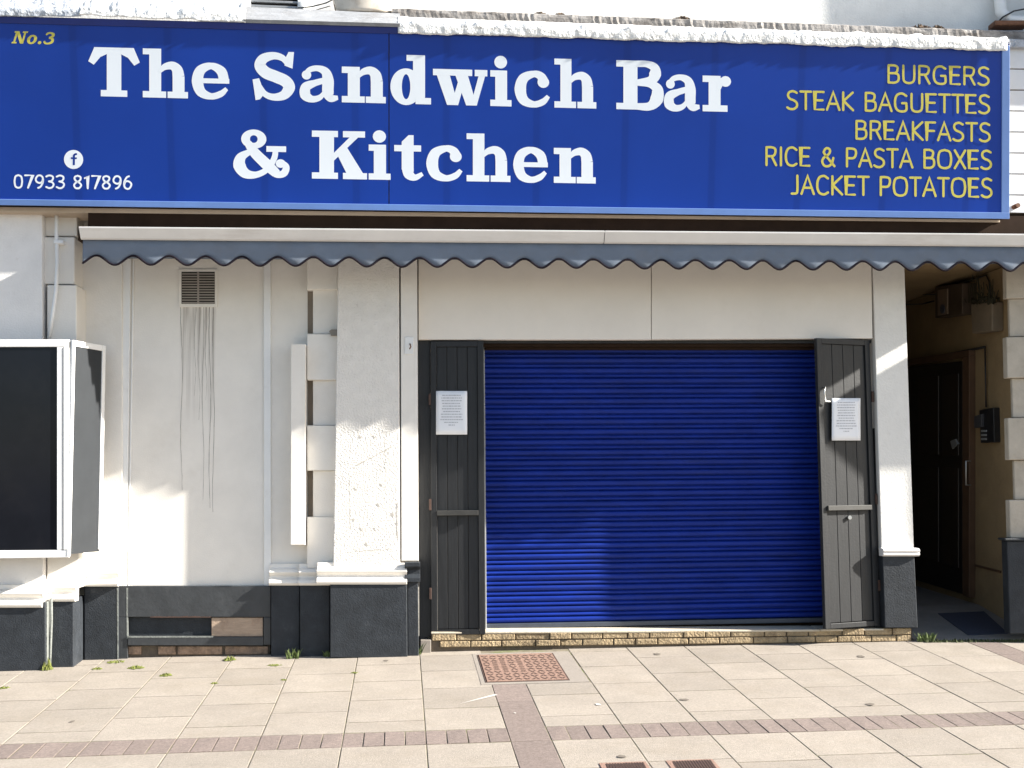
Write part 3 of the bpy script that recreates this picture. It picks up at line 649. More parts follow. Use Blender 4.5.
SLABG = {
 'T': (103, [rc(37, 11, 66, 88), rc(25, 0, 78, 13), rc(20, 87, 83, 100), poly((12, 100), (0, 71), (11, 64), (24, 80), (38, 87), (38, 100)), poly((91, 100), (103, 71), (92, 64), (79, 80), (65, 87), (65, 100)), rc(12, 96, 91, 100)]),
 'h': (91, [rc(13, 10, 37, 95), rc(0, 88, 37, 100), rc(0, 0, 47, 13), ribbon([(33, 52), (44, 63), (59, 66), (69, 58), (72, 44)], [6, 13, 17, 22, 24]), rc(60, 10, 84, 45), rc(50, 0, 91, 13)]),
 'n': (88, [rc(12, 10, 36, 68), rc(0, 60, 36, 73), rc(0, 0, 46, 13), ribbon([(32, 52), (43, 63), (57, 66), (67, 58), (70, 44)], [6, 13, 17, 22, 24]), rc(58, 10, 82, 45), rc(48, 0, 88, 13)]),
 'e': (74, [ribbon([(64, 36), (58, 57), (38, 67.5), (17, 58), (11, 36), (18, 14), (38, 5.5), (57, 11), (69, 22)], [20, 20, 13, 20, 23, 20, 13, 13, 8]), rc(14, 32, 74, 42)]),
 'S': (87, [ribbon([(70, 74), (60, 87), (42, 91.5), (22, 85), (15, 71), (26, 57), (46, 49), (66, 40), (73, 27), (63, 12), (43, 7), (25, 13), (14, 30)], [8, 13, 15, 20, 23, 24, 24, 24, 24, 19, 14, 12, 8]), poly((64, 72), (80, 66), (83, 100), (72, 100), (66, 88)), poly((0, 42), (13, 45), (24, 14), (15, 2), (6, 0))]),
 'a': (76, [ribbon([(10, 54), (20, 65), (36, 68), (51, 61), (56, 44), (56, 20), (62, 8), (76, 9)], [10, 11, 12, 18, 23, 23, 17, 8]), disc(13, 54, 9.5), ribbon([(50, 44), (30, 38), (12, 29), (11, 13), (24, 5), (40, 9), (52, 24)], [12, 13, 20, 22, 14, 11, 6])]),
 'd': (81, [ell(31, 35, 20, 31.5, 23, 12), rc(45, 8, 69, 96), rc(32, 88, 69, 100), rc(50, 0, 81, 13)]),
 'w': (108, [poly((7, 62), (33, 62), (50, 0), (28, 0)), poly((36, 0), (50, 0), (67, 62), (54, 62)), poly((44, 62), (69, 62), (87, 0), (66, 0)), poly((75, 0), (87, 0), (104, 62), (91, 62)), rc(0, 60, 43, 73), rc(42, 60, 78, 73), rc(83, 60, 108, 73)]),
 'i': (43, [rc(10, 10, 34, 68), rc(0, 60, 34, 73), rc(0, 0, 43, 13), disc(21, 90, 13)]),
 'c': (70, [ribbon([(58, 50), (52, 63), (38, 67.5), (18, 58), (11.5, 36), (18, 14), (38, 5.5), (56, 11), (67, 23)], [22, 17, 13, 20, 23, 20, 13, 13, 8]), disc(57, 51, 11.5)]),
 'B': (90, [rc(14, 10, 42, 92), rc(0, 87, 44, 100), rc(0, 0, 44, 13), ribbon([(40, 93.5), (60, 93.5), (75, 87), (77, 73), (68, 60), (40, 55)], [13, 13, 18, 24, 18, 12]), ribbon([(40, 55), (66, 53), (81, 43), (80, 22), (66, 7.5), (40, 6.5)], [12, 14, 22, 26, 17, 13])]),
 'r': (55, [rc(12, 10, 36, 68), rc(0, 60, 36, 73), rc(0, 0, 50, 13), ribbon([(32, 46), (37, 60), (48, 66)], [8, 14, 15]), disc(46, 62, 11)]),
 'K': (110, [rc(15, 10, 44, 90), rc(0, 87, 52, 100), rc(0, 0, 52, 13), poly((40, 34), (40, 50), (80, 92), (97, 92)), rc(62, 87, 106, 100), poly((50, 52), (70, 66), (106, 6), (72, 6)), rc(62, 0, 110, 13)]),
 't': (57, [rc(15, 22, 39, 80), rc(0, 60, 54, 73), poly((39, 79), (39, 94), (29, 94), (15, 80)), ribbon([(27, 26), (30, 12), (42, 6), (57, 14)], [24, 21, 13, 8])]),
 '&': (102, [ell(37, 80, 15, 14, 16, 12), ribbon([(26, 72), (40, 50), (62, 26), (78, 9)], [14, 20, 22, 18]), ribbon([(32, 55), (14, 42), (11, 24), (22, 8), (42, 6), (62, 18), (74, 40), (77, 58)], [10, 18, 23, 20, 13, 11, 11, 10]), rc(60, 54, 96, 66), ribbon([(70, 15), (80, 7), (92, 10), (96, 24), (86, 34)], [16, 14, 14, 12, 10]), disc(86, 30, 9)]),
 'N': (96, [rc(10, 0, 24, 100), poly((10, 100), (34, 100), (86, 0), (62, 0)), rc(72, 0, 86, 100), rc(0, 87, 34, 100), rc(0, 0, 36, 12), rc(60, 88, 98, 100)]),
 'o': (74, [ell(37, 36, 25, 31, 22, 14)]),
 '.': (30, [disc(15, 12, 13)]),
 '3': (74, [ribbon([(8, 76), (18, 90), (38, 93), (58, 84), (58, 66), (34, 54)], [14, 14, 14, 20, 20, 12]), ribbon([(34, 54), (62, 44), (64, 20), (40, 7), (16, 10), (6, 26)], [12, 18, 22, 14, 14, 14])]),
}
def sans(ch):
    """centre lines of the rounded sans: (advance, strokes)"""
    D = {
     'B': (66, [[(8,0),(8,100)], [(8,100),(36,100),(52,92),(54,76),(44,57),(8,54),'s'], [(8,54),(42,54),(58,44),(58,14),(40,0),(8,0),'s']]),
     'U': (72, [[(8,100),(8,34),(14,8),(36,-1),(58,8),(64,34),(64,100),'s']]),
     'R': (66, [[(8,0),(8,100)], [(8,100),(36,100),(54,92),(56,72),(44,52),(8,50),'s'], [(36,50),(60,0)]]),
     'G': (76, [[(66,88),(44,101),(20,94),(8,70),(8,30),(20,6),(44,-1),(66,8),(66,46),'s'], [(66,46),(44,46)]]),
     'E': (60, [[(54,100),(8,100),(8,0),(54,0)], [(8,52),(48,52)]]),
     'S': (62, [[(54,92),(34,101),(14,94),(8,76),(18,58),(40,48),(54,34),(54,14),(38,0),(18,0),(4,8),'s']]),
     'T': (60, [[(2,100),(58,100)], [(30,100),(30,0)]]),
     'A': (70, [[(2,0),(35,100),(68,0)], [(13,34),(57,34)]]),
     'K': (64, [[(8,0),(8,100)], [(58,100),(10,52),(60,0)]]),
     'F': (56, [[(52,100),(8,100),(8,0)], [(8,52),(46,52)]]),
     'I': (20, [[(10,0),(10,100)]]),
     'C': (70, [[(64,88),(44,101),(20,94),(8,68),(8,32),(20,6),(44,-1),(64,10),'s']]),
     'P': (62, [[(8,0),(8,100)], [(8,100),(36,100),(54,92),(56,68),(44,48),(8,46),'s']]),
     'O': (82, [[(41,101),(16,92),(7,66),(7,34),(16,8),(41,-1),(66,8),(75,34),(75,66),(66,92),(41,101),'s']]),
     'X': (64, [[(4,100),(60,0)], [(60,100),(4,0)]]),
     'J': (44, [[(34,100),(34,18),(26,2),(4,0),'s']]),
     '&': (78, [[(74,0),(22,66),(18,84),(30,100),(46,96),(50,80),(38,62),(16,46),(8,24),(20,2),(42,0),(60,16),(68,46),'s']]),
     '0': (66, [[(33,101),(14,90),(8,60),(8,40),(14,10),(33,-1),(52,10),(58,40),(58,60),(52,90),(33,101),'s']]),
     '7': (60, [[(4,100),(56,100),(24,0)]]),
     '9': (64, [[(56,70),(48,46),(30,40),(12,52),(8,72),(18,94),(34,101),(50,92),(57,70),(54,40),(40,10),(24,0),'s']]),
     '6': (64, [[(8,32),(16,56),(34,61),(52,48),(56,30),(46,6),(31,-1),(14,8),(7,32),(10,60),(24,90),(40,101),'s']]),
     '3': (62, [[(6,92),(26,101),(48,94),(52,76),(42,58),(24,53),'s'], [(24,53),(46,46),(56,28),(46,6),(26,-1),(6,8),'s']]),
     '8': (64, [[(32,101),(14,92),(12,74),(22,58),(42,46),(56,26),(46,4),(32,-1),(16,4),(8,26),(22,46),(42,58),(52,74),(50,92),(32,101),'s']]),
     '1': (44, [[(8,82),(28,100),(28,0)]]),
     ' ': (36, []), }
    return D[ch]
def place(b, prims, fn, e0, th=.003):
    """flat letter pieces; each piece stands a hair proud of the one before so no two faces coincide"""
    for i, grp in enumerate(prims):
        e = e0+i*.00006
        for q in grp:
            try: b.faces.new([b.verts.new(fn(p.x, p.y, e)) for p in q])
            except ValueError: pass
def linefn(ax, ay, bx_, by_, cap, total):
    def fn(x, y, e, sl=0):
        t = x/total; px = ax+(bx_-ax)*t; py = ay+(by_-ay)*t
        return S(px+sl*y, py-cap*y/100, e)
    return fn
def title(words, base, cap, m, name, e=.003):
    for items in words:
        b = nb()
        for ch, x0, x1 in items:
            wd, prims = SLABG[ch]; f_ = linefn(x0, base(x0), x1, base(x1), cap, wd); place(b, prims, f_, .0007)
        obj(name, b, m, sg)
title([[('T', 88.3, 139.8), ('h', 142.8, 188), ('e', 192, 229.3)], [('S', 252.6, 296), ('a', 300, 338), ('n', 341.8, 385.8), ('d', 390.6, 431), ('w', 433, 487.3), ('i', 490.3, 511.5), ('c', 514.5, 549.9), ('h', 554.4, 596.3)], [('B', 616.3, 661.6), ('a', 664.3, 699.6), ('r', 702.6, 730)]], lambda x: 96.6+(x-114)*.0249, 49, WHITEL, 'title_word')
title([[('&', 233.5, 289.4)], [('K', 311.9, 367), ('i', 368.7, 390.6), ('t', 394.2, 422.6), ('c', 426.2, 462.5), ('h', 466.6, 510.4), ('e', 513.4, 547.8), ('n', 553.8, 595.7)]], lambda x: 179+(x-340)*.0179, 48, WHITEL, 'title_word')
def sansline(txt, x0, y0, x1, y1, cap, m, wt, name='menu_word', gap=10):
    adv = 0; lay = []; wi = 0
    for ch in txt:
        a, st = sans(ch); wi += ch == ' '; lay.append((adv, st, wi)); adv += a+gap
    tot = adv-gap; f_ = linefn(x0, y0, x1, y1, cap, tot); b = nb(); sx_ = (x1-x0)/tot/(cap/100.0); prims = {}
    for ox, st, wn in lay:
        for s_ in st:
            sm = s_[-1] == 's'; pts = [(p[0]+ox, p[1]) for p in (s_[:-1] if sm else s_)]
            q = [((x)*sx_, y) for x, y in pts]; rb = ribbon(q, wt, sm)
            ends = disc(q[0][0], q[0][1], wt/2, 10)+disc(q[-1][0], q[-1][1], wt/2, 10)
            rb = [[Vector((p.x/sx_, p.y)) for p in g] for g in rb]; ends = [[Vector((p.x/sx_, p.y)) for p in g] for g in ends]
            prims.setdefault(wn, []).extend((rb, ends[:1], ends[1:]))
    b.free()
    for k in prims:
        b = nb(); place(b, prims[k], f_, .0007); obj(name, b, m, sg)
sansline('BURGERS', 887, 82.4, 989.5, 85.0, 17.2, YELL, 13)
sansline('STEAK BAGUETTES', 786.5, 108.8, 990, 113.2, 17.6, YELL, 13)
sansline('BREAKFASTS', 855, 138.6, 990.5, 141.2, 17.6, YELL, 13)
sansline('RICE & PASTA BOXES', 765, 165.0, 992, 168.8, 17.8, YELL, 13)
sansline('JACKET POTATOES', 791, 193.6, 992.5, 197.0, 18.0, YELL, 13)
sansline('07933 817896', 13.5, 187.6, 132.5, 188.8, 12.4, WHITEL, 15, 'phone_digits', 9)
b = nb(); ox = 0
for ch in 'No.3':
    wd, pr = SLABG[ch]; k = 41.0/(96+74+30+74+30); f0 = linefn(11.5+ox*k, 43.3+ox*k*.03, 11.5+(ox+wd)*k, 43.3+(ox+wd)*k*.03, 12.2, wd)
    place(b, pr, lambda x, y, e: f0(x, y, e, .035), .0007); ox += wd+10
obj('number_lettering', b, YELL, sg)
b = nb(); f1 = linefn(64, 168.8, 83.2, 169.1, 19.0, 100); place(b, [disc(50, 50, 50, 40)], f1, .0007); lg = obj('logo_disc', b, WHITEL, sg)
b = nb(); place(b, [rc(46, 20, 57, 62), rc(36, 52, 67, 61), ribbon([(51.5, 60), (53, 72), (60, 78), (68, 78)], [11, 11, 10, 9])], f1, .0012); obj('logo_letter', b, SIGNB, lg)
# ------------------------------------------------------------------ flashing, string course, upper wall
random.seed(11)
fl = thing('roof_flashing', 'crumpled white lead flashing draped over the top of the blue sign', 'flashing', S(700, 40))
def drape(name, x0, x1, ylow, yup, Yup, m, flare=.010, rough_=1.0, step=1.3):
    b = nb(); n = max(4, int((x1-x0)/step)); prev = None; NR = 14; sd = random.random()*50
    def nz(a, c): return noise.noise(Vector((a, c, sd)))
    for i in range(n+1):
        x = x0+(x1-x0)*i/n; yu = yup(x)
        yl = ylow(x)+(1.6*nz(x*.05, 9)+.6*nz(x*.22, 3)+.15*nz(x*.7, 5))*rough_; yt = min(ytop(x)-3.5, yl-4)
        L0 = S(x, yl, .014+flare+.008*nz(x*.16, 1)); L1 = S(x, yt, .020+.006*nz(x*.12, 7))
        U = at(x, yu, Yup); col = []
        for k in range(NR+1):
            t = k/NR
            p = L0.lerp(L1, t/.35) if t < .35 else L1.lerp(U, (t-.35)/.65)
            j = math.sin(min(1, t*1.15)*math.pi)*.7+.15
            d = (.022*nz(x*.08, t*2)+.022*nz(x*.15, t*5+20)+.010*nz(x*.40, t*9+40)+.005*nz(x*1.1, t*16+70))*j*rough_+.022*math.sin(min(1, t)*math.pi)**.6
            p = p+Vector((0, -.4*d*(1 if t > .35 else .3), d*(1 if t > .35 else .4))); col.append(b.verts.new(p))
        if prev:
            for a, c in zip(range(len(col)-1), range(1, len(col))): b.faces.new((prev[a], col[a], col[c], prev[c]))
        prev = col
    o = obj(name, b, m, fl, 0, True); md = o.modifiers.new('t', 'SOLIDIFY'); md.thickness = .005; return o
strTop = lambda x: 8+(x-400)*.0365; strBot = lambda x: 16+(x-400)*.0365
drape('lead_sheet', 398, 1006, lambda x: 33.6+(x-398)*.029, lambda x: strBot(x)+1.0, -.405, FLASH)
drape('lead_sheet', 80, 246, lambda x: 15.5+(x-80)*.045, lambda x: -6, -.38, FLASH, .014, 1.2)
drape('grey_sheet', -20, 83, lambda x: 17, lambda x: -8, -.38, FLASHG, .01, .5)
b = nb(); A_ = [S(244, ytop(244)-1.5, .02), S(400, ytop(400)-1.5, .02)]
q0, q1 = at(244, 10, -.40), at(400, 17, -.40)
vv = [b.verts.new(p) for p in (A_[0], A_[1], q1, q0)]; b.faces.new(vv)
o = obj('grey_beam', b, mat('grey_gutter', (.24, .25, .27), .6, .2, 10, .4, 40, dirt=(.1, .09, .085), dscale=6), fl); md = o.modifiers.new('t', 'SOLIDIFY'); md.thickness = .03
# string course (a ledge of weathered stone) and wall above: parts of the building
b = nb(); prev = None; n = 240
for i in range(n+1):
    x = 392+(1100-392)*i/n; k1 = noise.noise(Vector((x*.06, 1, 0)))+.6*noise.noise(Vector((x*.3, 2, 0))); k2 = noise.noise(Vector((x*.08, 5, 0)))
    t_ = at(x, strTop(x)+.6*k1, -.40); l_ = at(x, strBot(x)+2.5, -.40); e1 = .014*k2; e2 = .012*noise.noise(Vector((x*.35, 9, 0)))
    col = [b.verts.new(p) for p in (Vector((t_.x, .1, t_.z)), Vector((t_.x, -.385-e1, t_.z)), Vector((t_.x, -.40-e1-e2, t_.z-.012)), Vector((t_.x, -.402-e2, (t_.z*.6+l_.z*.4))), Vector((l_.x, -.395+e2, l_.z)), Vector((l_.x, .1, l_.z)))]
    if prev:
        for q in range(5): b.faces.new((prev[q], col[q], col[q+1], prev[q+1]))
    prev = col
obj('string_course', b, STRING, shop)
b = nb(); pz = at(200, 12, -.12).z-.5
bx(b, -4.6, 6.0, -.12, .4, pz, 9.5); obj('upper_wall', b, mat('flaking_white_paint', (.76, .755, .73), .75, .06, 6, .2, 60, dirt=(.42, .40, .36), dscale=7, damt=.55, dlo=.6, dhi=.78, dstretch=(1, 1, .5), bdist=.015), shop)
# stray moss and debris on the ledge
for x, y, w_, h_ in ((682, 16.5, 16, 2.6), (921, 21.3, 20, 3.0), (938, 22, 12, 2.6), (540, 10.8, 10, 1.6), (560, 11.4, 7, 1.4)):
    b = nb(); y = strTop(x)+.3
    for k in range(60):
        t = random.uniform(-1, 1); p = at(x+t*w_*.5, y, -.37+random.uniform(0, .08)); hh = h_*.011*(1-t*t)*random.uniform(.4, 1.2); s_ = random.uniform(.008, .02); a0 = random.random()*6
        tri = [p+Vector((s_*math.cos(a0+q*2.1), s_*math.sin(a0+q*2.1), -.004)) for q in range(3)]; tp_ = p+Vector((random.uniform(-.015, .015), 0, hh))
        for q in range(3): face(b, [tri[q], tri[(q+1) % 3], tp_])
    obj('ledge_debris', b, mat('brown_debris', (.10, .065, .04), .95, .4, 40), shop)
# louvred vent and rounded gutter outlet on the upper wall
v2 = thing('wall_louvre', 'white framed louvre cut by the top of the photo above the sign', 'vent', at(272, 4, -.2))
b = nb(); qp(b, [(243, -26), (250.5, -26), (250.5, 9), (241, 9)], -.20, -.121); qp(b, [(297.5, -26), (303, -26), (304, 11), (297.5, 11)], -.20, -.121); qp(b, [(240, 9.2), (305, 12), (305, 17), (238, 15)], -.23, -.121); obj('frame', b, WHITEP, v2, .005)
b = nb()
for k in range(6):
    y = 6.5-k*5; qp(b, [(250.8, y-2.2), (297.2, y-.2), (297.2, y+2.0), (250.8, y)], -.19, -.15)
obj('slats', b, GREYM, v2, .002)
b = nb(); qp(b, rect(250.8, -26, 297.2, 11.5), -.14, -.121); obj('backing', b, HOUS, v2)
gu = thing('gutter_outlet', 'pale rounded gutter outlet above the sign beside the louvre', 'gutter', at(365, 8, -.3))
b = nb(); c = at(364, 6, -.32); prev = None; n = 28
prof = [(.285, .10), (.29, .06), (.262, .0), (.25, -.06), (.235, -.085), (.0, -.088)]
for (r1, z1), (r2, z2) in zip(prof, prof[1:]):
    for i in range(n):
        a0, a1 = 2*math.pi*i/n, 2*math.pi*(i+1)/n
        q = [c+Vector((r1*math.cos(a0), .45*r1*math.sin(a0), z1)), c+Vector((r1*math.cos(a1), .45*r1*math.sin(a1), z1)), c+Vector((r2*math.cos(a1), .45*r2*math.sin(a1), z2)), c+Vector((r2*math.cos(a0), .45*r2*math.sin(a0), z2))]
        if r2 == 0: q = q[:3]
        face(b, q)
obj('bowl', b, mat('aged_cream_plastic', (.62, .56, .48), .5, .1, 8, dirt=(.32, .2, .1), dscale=5, damt=.6), gu, 0, True)
b = nb(); qp(b, [(329, -20), (333, -20), (342, 14), (336, 16)], -.30, -.26); obj('stay', b, RUST, gu, .004)
# cables on the upper wall
cb = thing('wall_cable', 'thin dark cables sagging across the upper wall left of the gutter outlet', 'cable', at(320, 6, -.2))
b = nb(); tube(b, [at(298, 8, -.2), at(312, 6.6, -.21), at(326, 3, -.2), at(340, -4, -.2)], .006, 6); tube(b, [at(306, 13, -.22), at(316, 10, -.22), at(330, 6, -.22)], .004, 6); obj('strand', b, BLACKP, cb, 0, True)
# downpipe at the top right
dp = thing('drainpipe', 'painted drainpipe and bracket on the upper wall at the top right corner', 'drainpipe', at(1003, 8, -.2))
b = nb(); tube(b, [at(996, -60, -.2), at(999, -10, -.2), at(1001, 12, -.22), at(1010, 21, -.26), at(1034, 22, -.3)], .055, 14); obj('pipe', b, WHITEP, dp, 0, True)
b = nb(); tube(b, [at(997, 23, -.28), at(1003, 17, -.30), at(1014, 11, -.31), at(1030, 8, -.31)], .008, 6); obj('cable', b, BLACKP, dp, 0, True)
b = nb(); qp(b, rect(995, 20, 1030, 25), -.34, -.2); obj('shoe', b, RUST, dp, .01)
# ------------------------------------------------------------------ neighbour on the right: tiled fascia, passage, pier
nei = thing('neighbour_building', 'neighbouring building with rusticated stone pier and tiled fascia beside the dark passage', 'building', (5.6, 0, 0))
XW = 5.70; XL = at(905, 300, .1).x+.10
b = nb(); bx(b, XW, XW+.3, .05, 3.6, ZG, 3.55); obj('passage_wall', b, ALLEY, nei)
b = nb(); bx(b, XL-.35, XW+.3, 3.6, 3.9, ZG, 3.55); bx(b, XL-.36, XL-.12, .31, 3.59, ZG, 3.55); obj('passage_back', b, ALLEY, nei)
b = nb(); bx(b, XL-.3, 9, -.05, 3.9, 3.56, 3.8); obj('passage_ceiling', b, ALLEY, nei)
b = nb()
prof = [(-.10, -.02), (-.06, .012), (1.0, .20), (3.6, .30), (3.6, -.1), (-.10, -.1)]
prism(b, prof, XL-.2, XW+.1); struct(obj('passage_floor', b, ALFL))
# pier of alternating blocks
b = nb()
bx(b, 5.69, 6.0, -.128, .048, -.2, 3.5)
PB = [(1005.5, 236, 298.5, -.20), (1009, 299, 336.5, -.17), (1006.5, 337, 378, -.21), (1012, 378.4, 417.6, -.17), (1008, 418, 460, -.21), (1014, 460.4, 499.6, -.17), (1009.5, 500, 538, -.21)]
for x0, y0, y1, Y in PB: qp(b, [(x0, y0), (1150, y0-2), (1150, y1-2), (x0+1, y1)], Y, -.13)
obj('pier', b, mat('grey_stone_pier', (.45, .40, .33), .8, .1, 6, .3, 50, dirt=(.3, .25, .19), dscale=4, damt=.6), nei, .008)
b = nb(); qp(b, [(1007, 541), (1150, 539), (1150, 634), (1010, 634)], -.25, -.14); qp(b, [(1004.5, 538.3), (1150, 536), (1150, 541), (1005.5, 541)], -.28, -.14); obj('plinth', b, DARK, nei, .01)
b = nb(); bx(b, 5.95, 10, -.12, .4, -.3, 5.2); bx(b, 6.27, 10, -.44, -.121, -.5, 3.22); obj('front_wall', b, CREAM, nei)
# tiled fascia just past the sign
b = nb(); ty = 48
while ty < 212:
    h_ = 20.5
    for xa, xb in ((1008, 1035), (1035.4, 1066)): qp(b, [(xa, ty+.4), (xb, ty+.8), (xb, min(ty+h_, 213)), (xa, min(ty+h_, 212.6)-.2)], -.40, -.30)
    ty += h_+.5
obj('tiled_fascia', b, TILE, nei, .002)
b = nb(); qp(b, rect(1006, 40, 1066, 214), -.385, -.13); obj('fascia_backing', b, MORT, nei)
b = nb(); qp(b, [(996, 38), (1080, 42), (1080, 47.4), (998, 47.4)], -.45, -.13); obj('fascia_capping', b, FLASHG, nei, .006)
b = nb(); c = at(1016.5, 206, -.45); tube(b, [c+Vector((0, .06, 0)), c+Vector((0, -.03, 0))], .022, 10); obj('bolt', b, RUST, nei)
b = nb(); bx(b, 5.99, 6.34, -.352, -.13, 3.36, 3.69); obj('sun_blocker', b, STUCCO, nei, .01)  # unseen box added to keep a patch of sun off the pier
# projecting upper bay and awning of that shop, past the edge of the photo
b = nb(); bx(b, 6.05, 9.5, -.56, -.125, 5.4, 9); obj('upper_bay', b, STUCCO, nei)
b = nb(); X0 = 6.36
prism(b, [(-.74, 3.62), (-.76, 3.58), (-.72, 3.30), (-.70, 3.30), (-.70, 3.58), (-.13, 3.58), (-.13, 3.62)], X0, 10); obj('awning', b, AWN, nei)
b = nb(); bx(b, 6.0, 10, -.30, -.13, 3.70, 5.39); obj('fascia', b, mat('dark_fascia', (.05, .05, .06), .5), nei)
# passage door, with frame and handle
def wq(b, q, th, X=XW):
    f_ = [b.verts.new(atx(x, y, X-th)) for x, y in q]; k = [b.verts.new(Vector((X+.0, v_.co.y, v_.co.z))) for v_ in f_]; n_ = len(q)
    b.faces.new(f_); b.faces.new(k[::-1])
    for i in range(n_): b.faces.new((f_[i], k[i], k[(i+1) % n_], f_[(i+1) % n_]))
b = nb(); wq(b, [(890, 369), (962, 361), (962, 594), (890, 572)], .03); pd = obj('door', b, ALDOOR, nei, .004); pd['label'] = 'black panelled door in the shaded passage'
b = nb()
for q in ([(918, 378), (938, 375.5), (938, 455), (918, 455)], [(942, 375), (958, 373), (958, 456), (942, 456)], [(918, 466), (938, 467), (938, 562), (918, 556)], [(942, 467), (958, 468), (958, 568), (942, 564)]): wq(b, q, .042)
obj('door_panel', b, mat('door_panel_brown', (.025, .018, .014), .45, .2, 5), pd, .008)
b = nb(); wq(b, [(962.2, 357), (969, 356), (969, 598), (962.2, 595)], .07); wq(b, [(890, 362), (969, 350), (969, 355.8), (890, 368.5)], .07); obj('door_frame', b, ALFR, pd, .005)
b = nb(); h0, h1 = atx(966, 461, XW-.10), atx(966, 485, XW-.10)
tube(b, [h0+Vector((.05, 0, 0)), h0, h0.lerp(h1, .5), h1, h1+Vector((.05, 0, 0))], .010); obj('handle', b, SILV, pd, 0, True)
b = nb(); wq(b, [(950, 441), (955, 439), (957, 444), (952, 449)], .06); obj('letter_plate', b, GREYM, pd, .003)
b = nb(); wq(b, [(969.2, 563), (1000, 571), (1000, 573), (969.2, 565)], .015); obj('skirting_line', b, ALFR, nei)
# things fixed to the passage wall
mb = thing('meter_box', 'dark meter box with a pale dial under cables on the passage wall', 'meter box', atx(948, 300, XW))
b = nb(); wq(b, [(935, 287), (962, 283), (962, 314), (935, 318)], .16); obj('body', b, mat('brown_box', (.07, .05, .035), .6, .2, 8), mb, .008)
b = nb(); wq(b, [(937.5, 290), (947, 288.5), (947, 314), (937.5, 315.5)], .175); obj('dial_plate', b, mat('dim_plate', (.20, .15, .11), .5, .2, 10), mb, .004)
b = nb(); c = atx(942, 309, XW-.185); tube(b, [c+Vector((.02, 0, 0)), c], .05, 16); obj('dial', b, mat('blue_dial', (.06, .07, .10), .4), mb)
jb = thing('junction_box', 'pale plastic box with weeds growing behind its top on the passage wall', 'junction box', atx(982, 318, XW))
b = nb(); wq(b, [(970.5, 304), (992, 302), (992, 331), (972, 334)], .12); obj('body', b, mat('old_plastic', (.20, .16, .115), .6, .15, 8), jb, .012)
wt = thing('dry_weed', 'dry weed sprouting from the top of the pale box in the passage', 'weed', atx(984, 302, XW-.06))
b = nb()
for k in range(34):
    p = atx(random.uniform(966, 996), 303, XW-.13); d_ = Vector((random.uniform(-.04, .02), random.uniform(-.12, .12), random.uniform(.08, .28)))
    tube(b, [p, p+d_*.5+Vector((0, 0, .02)), p+d_], .004, 4)
for k in range(70):
    p = atx(random.uniform(972, 997), random.uniform(297, 304), XW-.13); s_ = .035
    face(b, [p+Vector((random.uniform(-s_, s_), random.uniform(-s_, s_), random.uniform(-s_, s_))) for _ in range(3)])
obj('stems', b, mat('dry_stem', (.03, .028, .014), .9), wt)
for pts, lab in (([(905, 294), (934, 294.5), (958, 285), (986, 275), (989, 281), (991, 300)], 'upper black cable running along the passage wall into the pale box'), ([(905, 304.5), (922, 304), (934, 301)], 'short lower black cable running into the meter box'), ([(985, 348), (985.5, 375), (986, 407)], 'thin vertical cable dropping to the black intercom'), ([(905, 362), (930, 357.5), (960, 352), (985, 347)], 'dark conduit running over the passage door')):
    b = nb(); tube(b, [atx(x, y, XW-.03) for x, y in pts], .012 if 'conduit' in lab else .008, 6); tag(obj('cable', b, BLACKP, None, 0, True), lab, 'cable', 'cables on the passage wall')
ic = thing('intercom', 'black intercom entry unit on the passage wall near the pier', 'intercom', atx(986, 426, XW))
b = nb(); wq(b, [(979, 410), (993, 407.5), (994, 442.5), (980.5, 443)], .07); obj('body', b, BLACKP, ic, .008)
b = nb(); wq(b, [(974, 416), (981, 414), (981, 427), (974, 428)], .10); obj('speaker', b, mat('intercom_grey', (.05, .05, .055), .5), ic, .006)
b = nb()
for k in range(3): wq(b, [(981, 430+k*4), (986, 430+k*4), (986, 432+k*4), (981, 432+k*4)], .078)
obj('buttons', b, GREYM, ic)
b = nb(); prev = None
def ramp(x, y):
    r = ray(x, y); # plane through (-.06,.012) and (1.0,.20)
    k = (.20-.012)/1.06; t = (EYEP.z-.012-k*(EYEP.y+.06))/(k*r.y-r.z); return EYEP+r*t+Vector((0, 0, .008))
q = [ramp(938, 614), (ramp(984, 612)), ramp(1008, 634), ramp(968, 635.5)]
f_ = [b.verts.new(p) for p in q]; k_ = [b.verts.new(p-Vector((0, 0, .007))) for p in q]; b.faces.new(f_); b.faces.new(k_[::-1])
for i in range(4): b.faces.new((f_[i], k_[i], k_[(i+1) % 4], f_[(i+1) % 4]))
tag(obj('doormat', b, MATM), 'dark blue doormat on the sloping floor of the passage', 'doormat')
# ------------------------------------------------------------------ neighbour on the left: wall and glazed display case
nl = thing('neighbour_shop', 'white rendered wall of the next shop behind the dark display case', 'building', (-3.6, -.4, 0))
b = nb(); qp(b, [(-160, 200), (42, 206), (43, 596), (-160, 598)], -.37, .1); obj('wall', b, STUCCO, nl, .006)
b = nb(); mould(b, -160, 44, 607, -.415); obj('plinth_moulding', b, CREAM, nl, .004)
b = nb(); qp(b, [(-160, 606), (45.5, 602), (46, 676), (-160, 680)], -.45, .1); obj('plinth', b, DARK, nl, .01)
b = nb(); qp(b, [(45.7, 602), (47.2, 602), (47.0, 672), (45.6, 672)], -.44, -.3); obj('pale_arris', b, DARKEDGE, nl)
dc = thing('display_case', 'dark glazed display case with white frame and canted side at the left edge', 'display case', at(30, 555, -.5))
YF, YB = -.62, -.20
xr = at(69, 450, YF).x; xb_ = at(102.5, 450, YB).x; ztp = at(60, 340, YF).z; zbt = at(60, 556, YF).z
xl = at(-140, 450, YF).x
b = nb(); Z0, Z1 = zbt+.01, ztp-.01
